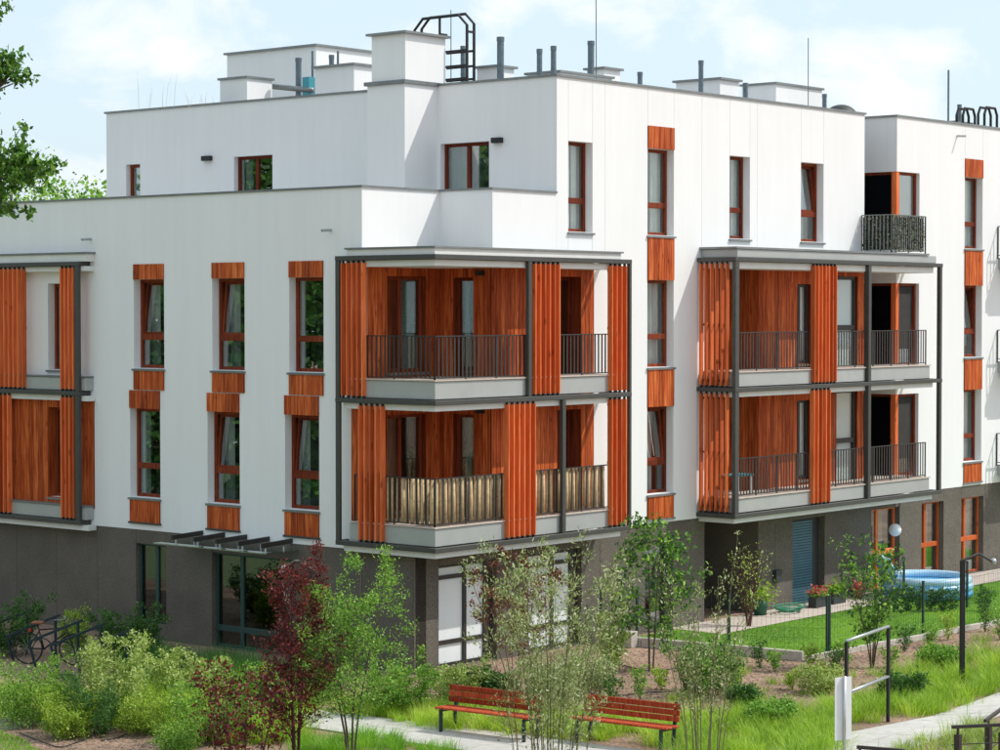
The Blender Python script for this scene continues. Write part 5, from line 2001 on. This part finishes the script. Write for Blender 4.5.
build('pot', MB().lathe([(.001, .036), (.10, .036), (.14, .28), (.12, .28), (.001, .25)], 14, (17.0, .3, 0)), 'saddle', fl, smooth=True)
leaf_object('flowers', np.array([17.0, .3, .36]) + RNG.normal(size=(180, 3)) * .09, .06, 'petal_pink', fl, .8)

# leafy net on the upper balcony railing
def net_points(a, b, z0, z1, n):
    t_ = RNG.random(n)[:, None]
    p = np.array(a) * (1 - t_) + np.array(b) * t_
    return np.concatenate([p + RNG.normal(size=(n, 2)) * .012, RNG.uniform(z0, z1, n)[:, None]], 1)


t = thing('leaf_screen', 'dark artificial leaf screening tied to the upper balcony railing', 'screen', (17.9, -.09, 9.12))
build('netting', MB().box(17.905, 17.915, -.085, .76, 9.14, 10.02).box(17.915, 19.60, -.085, -.075, 9.14, 10.02), 'pot_dark', t)
Pn = np.concatenate([net_points((17.90, -.09), (17.90, .76), 9.14, 10.03, 800), net_points((17.90, -.095), (19.6, -.095), 9.14, 10.03, 1300)])
Pn[:, 0] -= .01
Pn[:, 1] -= .012
leaf_object('leaves', Pn, .05, 'leaf_dark', t, .6)
sel = RNG.random(len(Pn)) < .22
leaf_object('dry_leaves', Pn[sel] + np.array([-.012, -.012, 0]), .05, 'straw', t, .6)

# table and chairs on the lower second balcony (only their tops show between the bars)
t = thing('balcony_table', 'small blue table standing behind the lower railing near the side screen', 'table', (11.3, .28, 3.10))
build('table_top', MB().box(10.9, 11.7, .05, .52, 3.56, 3.60), 'cyan_plastic', t)
for (x, y) in ((10.95, .09), (11.65, .09), (10.95, .48), (11.65, .48)):
    build('leg', MB().box(x - .02, x + .02, y - .02, y + .02, 3.10, 3.56), 'white_paint', t)

# cycle stands and a parked bicycle in the shade
def cycle_stand(label, loc, rz):
    t = thing('cycle_stand', label, 'cycle stand', loc, rz, group='slanted cycle stands', local=True)
    build('slanted_bar', MB().bar((0, 0, .55), (1.15, 0, .98), .06, .05), 'teal_metal', t)
    build('leg', MB().tube([(0.02, 0, .54), (.10, 0, .25), (.16, 0, 0)], .03, 8), 'teal_metal', t)
    build('leg', MB().tube([(1.05, 0, .93), (1.05, 0, 0)], .03, 8), 'teal_metal', t)
    build('wheel_hoop', MB().tube([(.3 + .22 * math.cos(a), 0, .32 + .30 * math.sin(a)) for a in np.linspace(0, math.pi, 9)], .012, 6), 'teal_metal', t)


for (px, py) in ((-22, 656), (6, 662), (28, 668), (50, 672), (74, 680)):
    p = onz(px, py)
    cycle_stand('slanted dark blue steel cycle stand against the stone base', (p[0], p[1], 0), ang + .25)

t = thing('bicycle', 'dark parked bicycle with brown saddle among the cycle stands', 'bicycle', tuple(onz(30, 664)), ang - .2, local=True)
for x in (-.05, 1.0):
    w_ = build('wheel', MB().tube([(x + .33 * math.cos(a), 0, .34 + .33 * math.sin(a)) for a in np.linspace(0, 2 * math.pi, 29)], .018, 6, cap=False), 'rubber', t, smooth=True)
    sp = MB()
    for a in np.linspace(0, 2 * math.pi, 13)[:-1]:
        sp.bar((x, 0, .34), (x + .32 * math.cos(a), 0, .34 + .32 * math.sin(a)), .004, .004, (0, 1, 0))
    build('spokes', sp, 'zinc', w_)
fr = MB()
for a, b in (((-.05, 0, .34), (.32, 0, .33)), ((.32, 0, .33), (.18, 0, .84)), ((-.05, 0, .34), (.22, 0, .72)), ((.22, 0, .74), (.80, 0, .80)), ((.32, 0, .33), (.82, 0, .70)), ((.78, 0, .90), (1.0, 0, .34))):
    fr.tube([a, b], .017, 8)
build('frame', fr, 'black', t, smooth=True)
build('saddle', MB().bar((.06, 0, .89), (.32, 0, .90), .15, .06), 'saddle', t, bevel=.02)
build('handlebar', MB().tube([(.68, -.28, 1.0), (.78, -.1, .98), (.78, .1, .98), (.68, .28, 1.0)], .014, 8), 'zinc', t)
build('tail_light', MB().box(-.02, .03, -.03, .03, .70, .76), 'red_plastic', t)

# stones and a sheet of plastic at the wall
for (px, py, s) in ((143, 722, .16), (166, 724, .20)):
    c_ = onz(px, py)
    P = []
    mb = MB().lathe([(.001, -.02), (s, 0), (s * .9, s * .35), (s * .5, s * .6), (.001, s * .66)], 9, (c_[0], c_[1], .02))
    mb.v = [(v[0] + random.uniform(-.03, .03), v[1] + random.uniform(-.03, .03), v[2]) for v in mb.v]
    tag(build('boulder', mb, 'stones'), 'pale rounded boulder lying among the low plants', 'stone', group='pale boulders')
# dry weeds on the roof edges
for k, (px, py, d) in enumerate(((155, 103, 57.2), (201, 100, 56.6))):
    p = atd(px, py, d)
    x = RNG.normal(p[0], .18, 9)
    y = RNG.normal(p[1], .18, 9)
    o = blades('roof_weeds', ['wispy dry weeds on the roof edge over the small top window', 'short dry weeds on the roof edge near the vent housing'][k], x, y, [1.0, .5][k], 'straw', .008, .35, cat='weeds', lift=12.55)
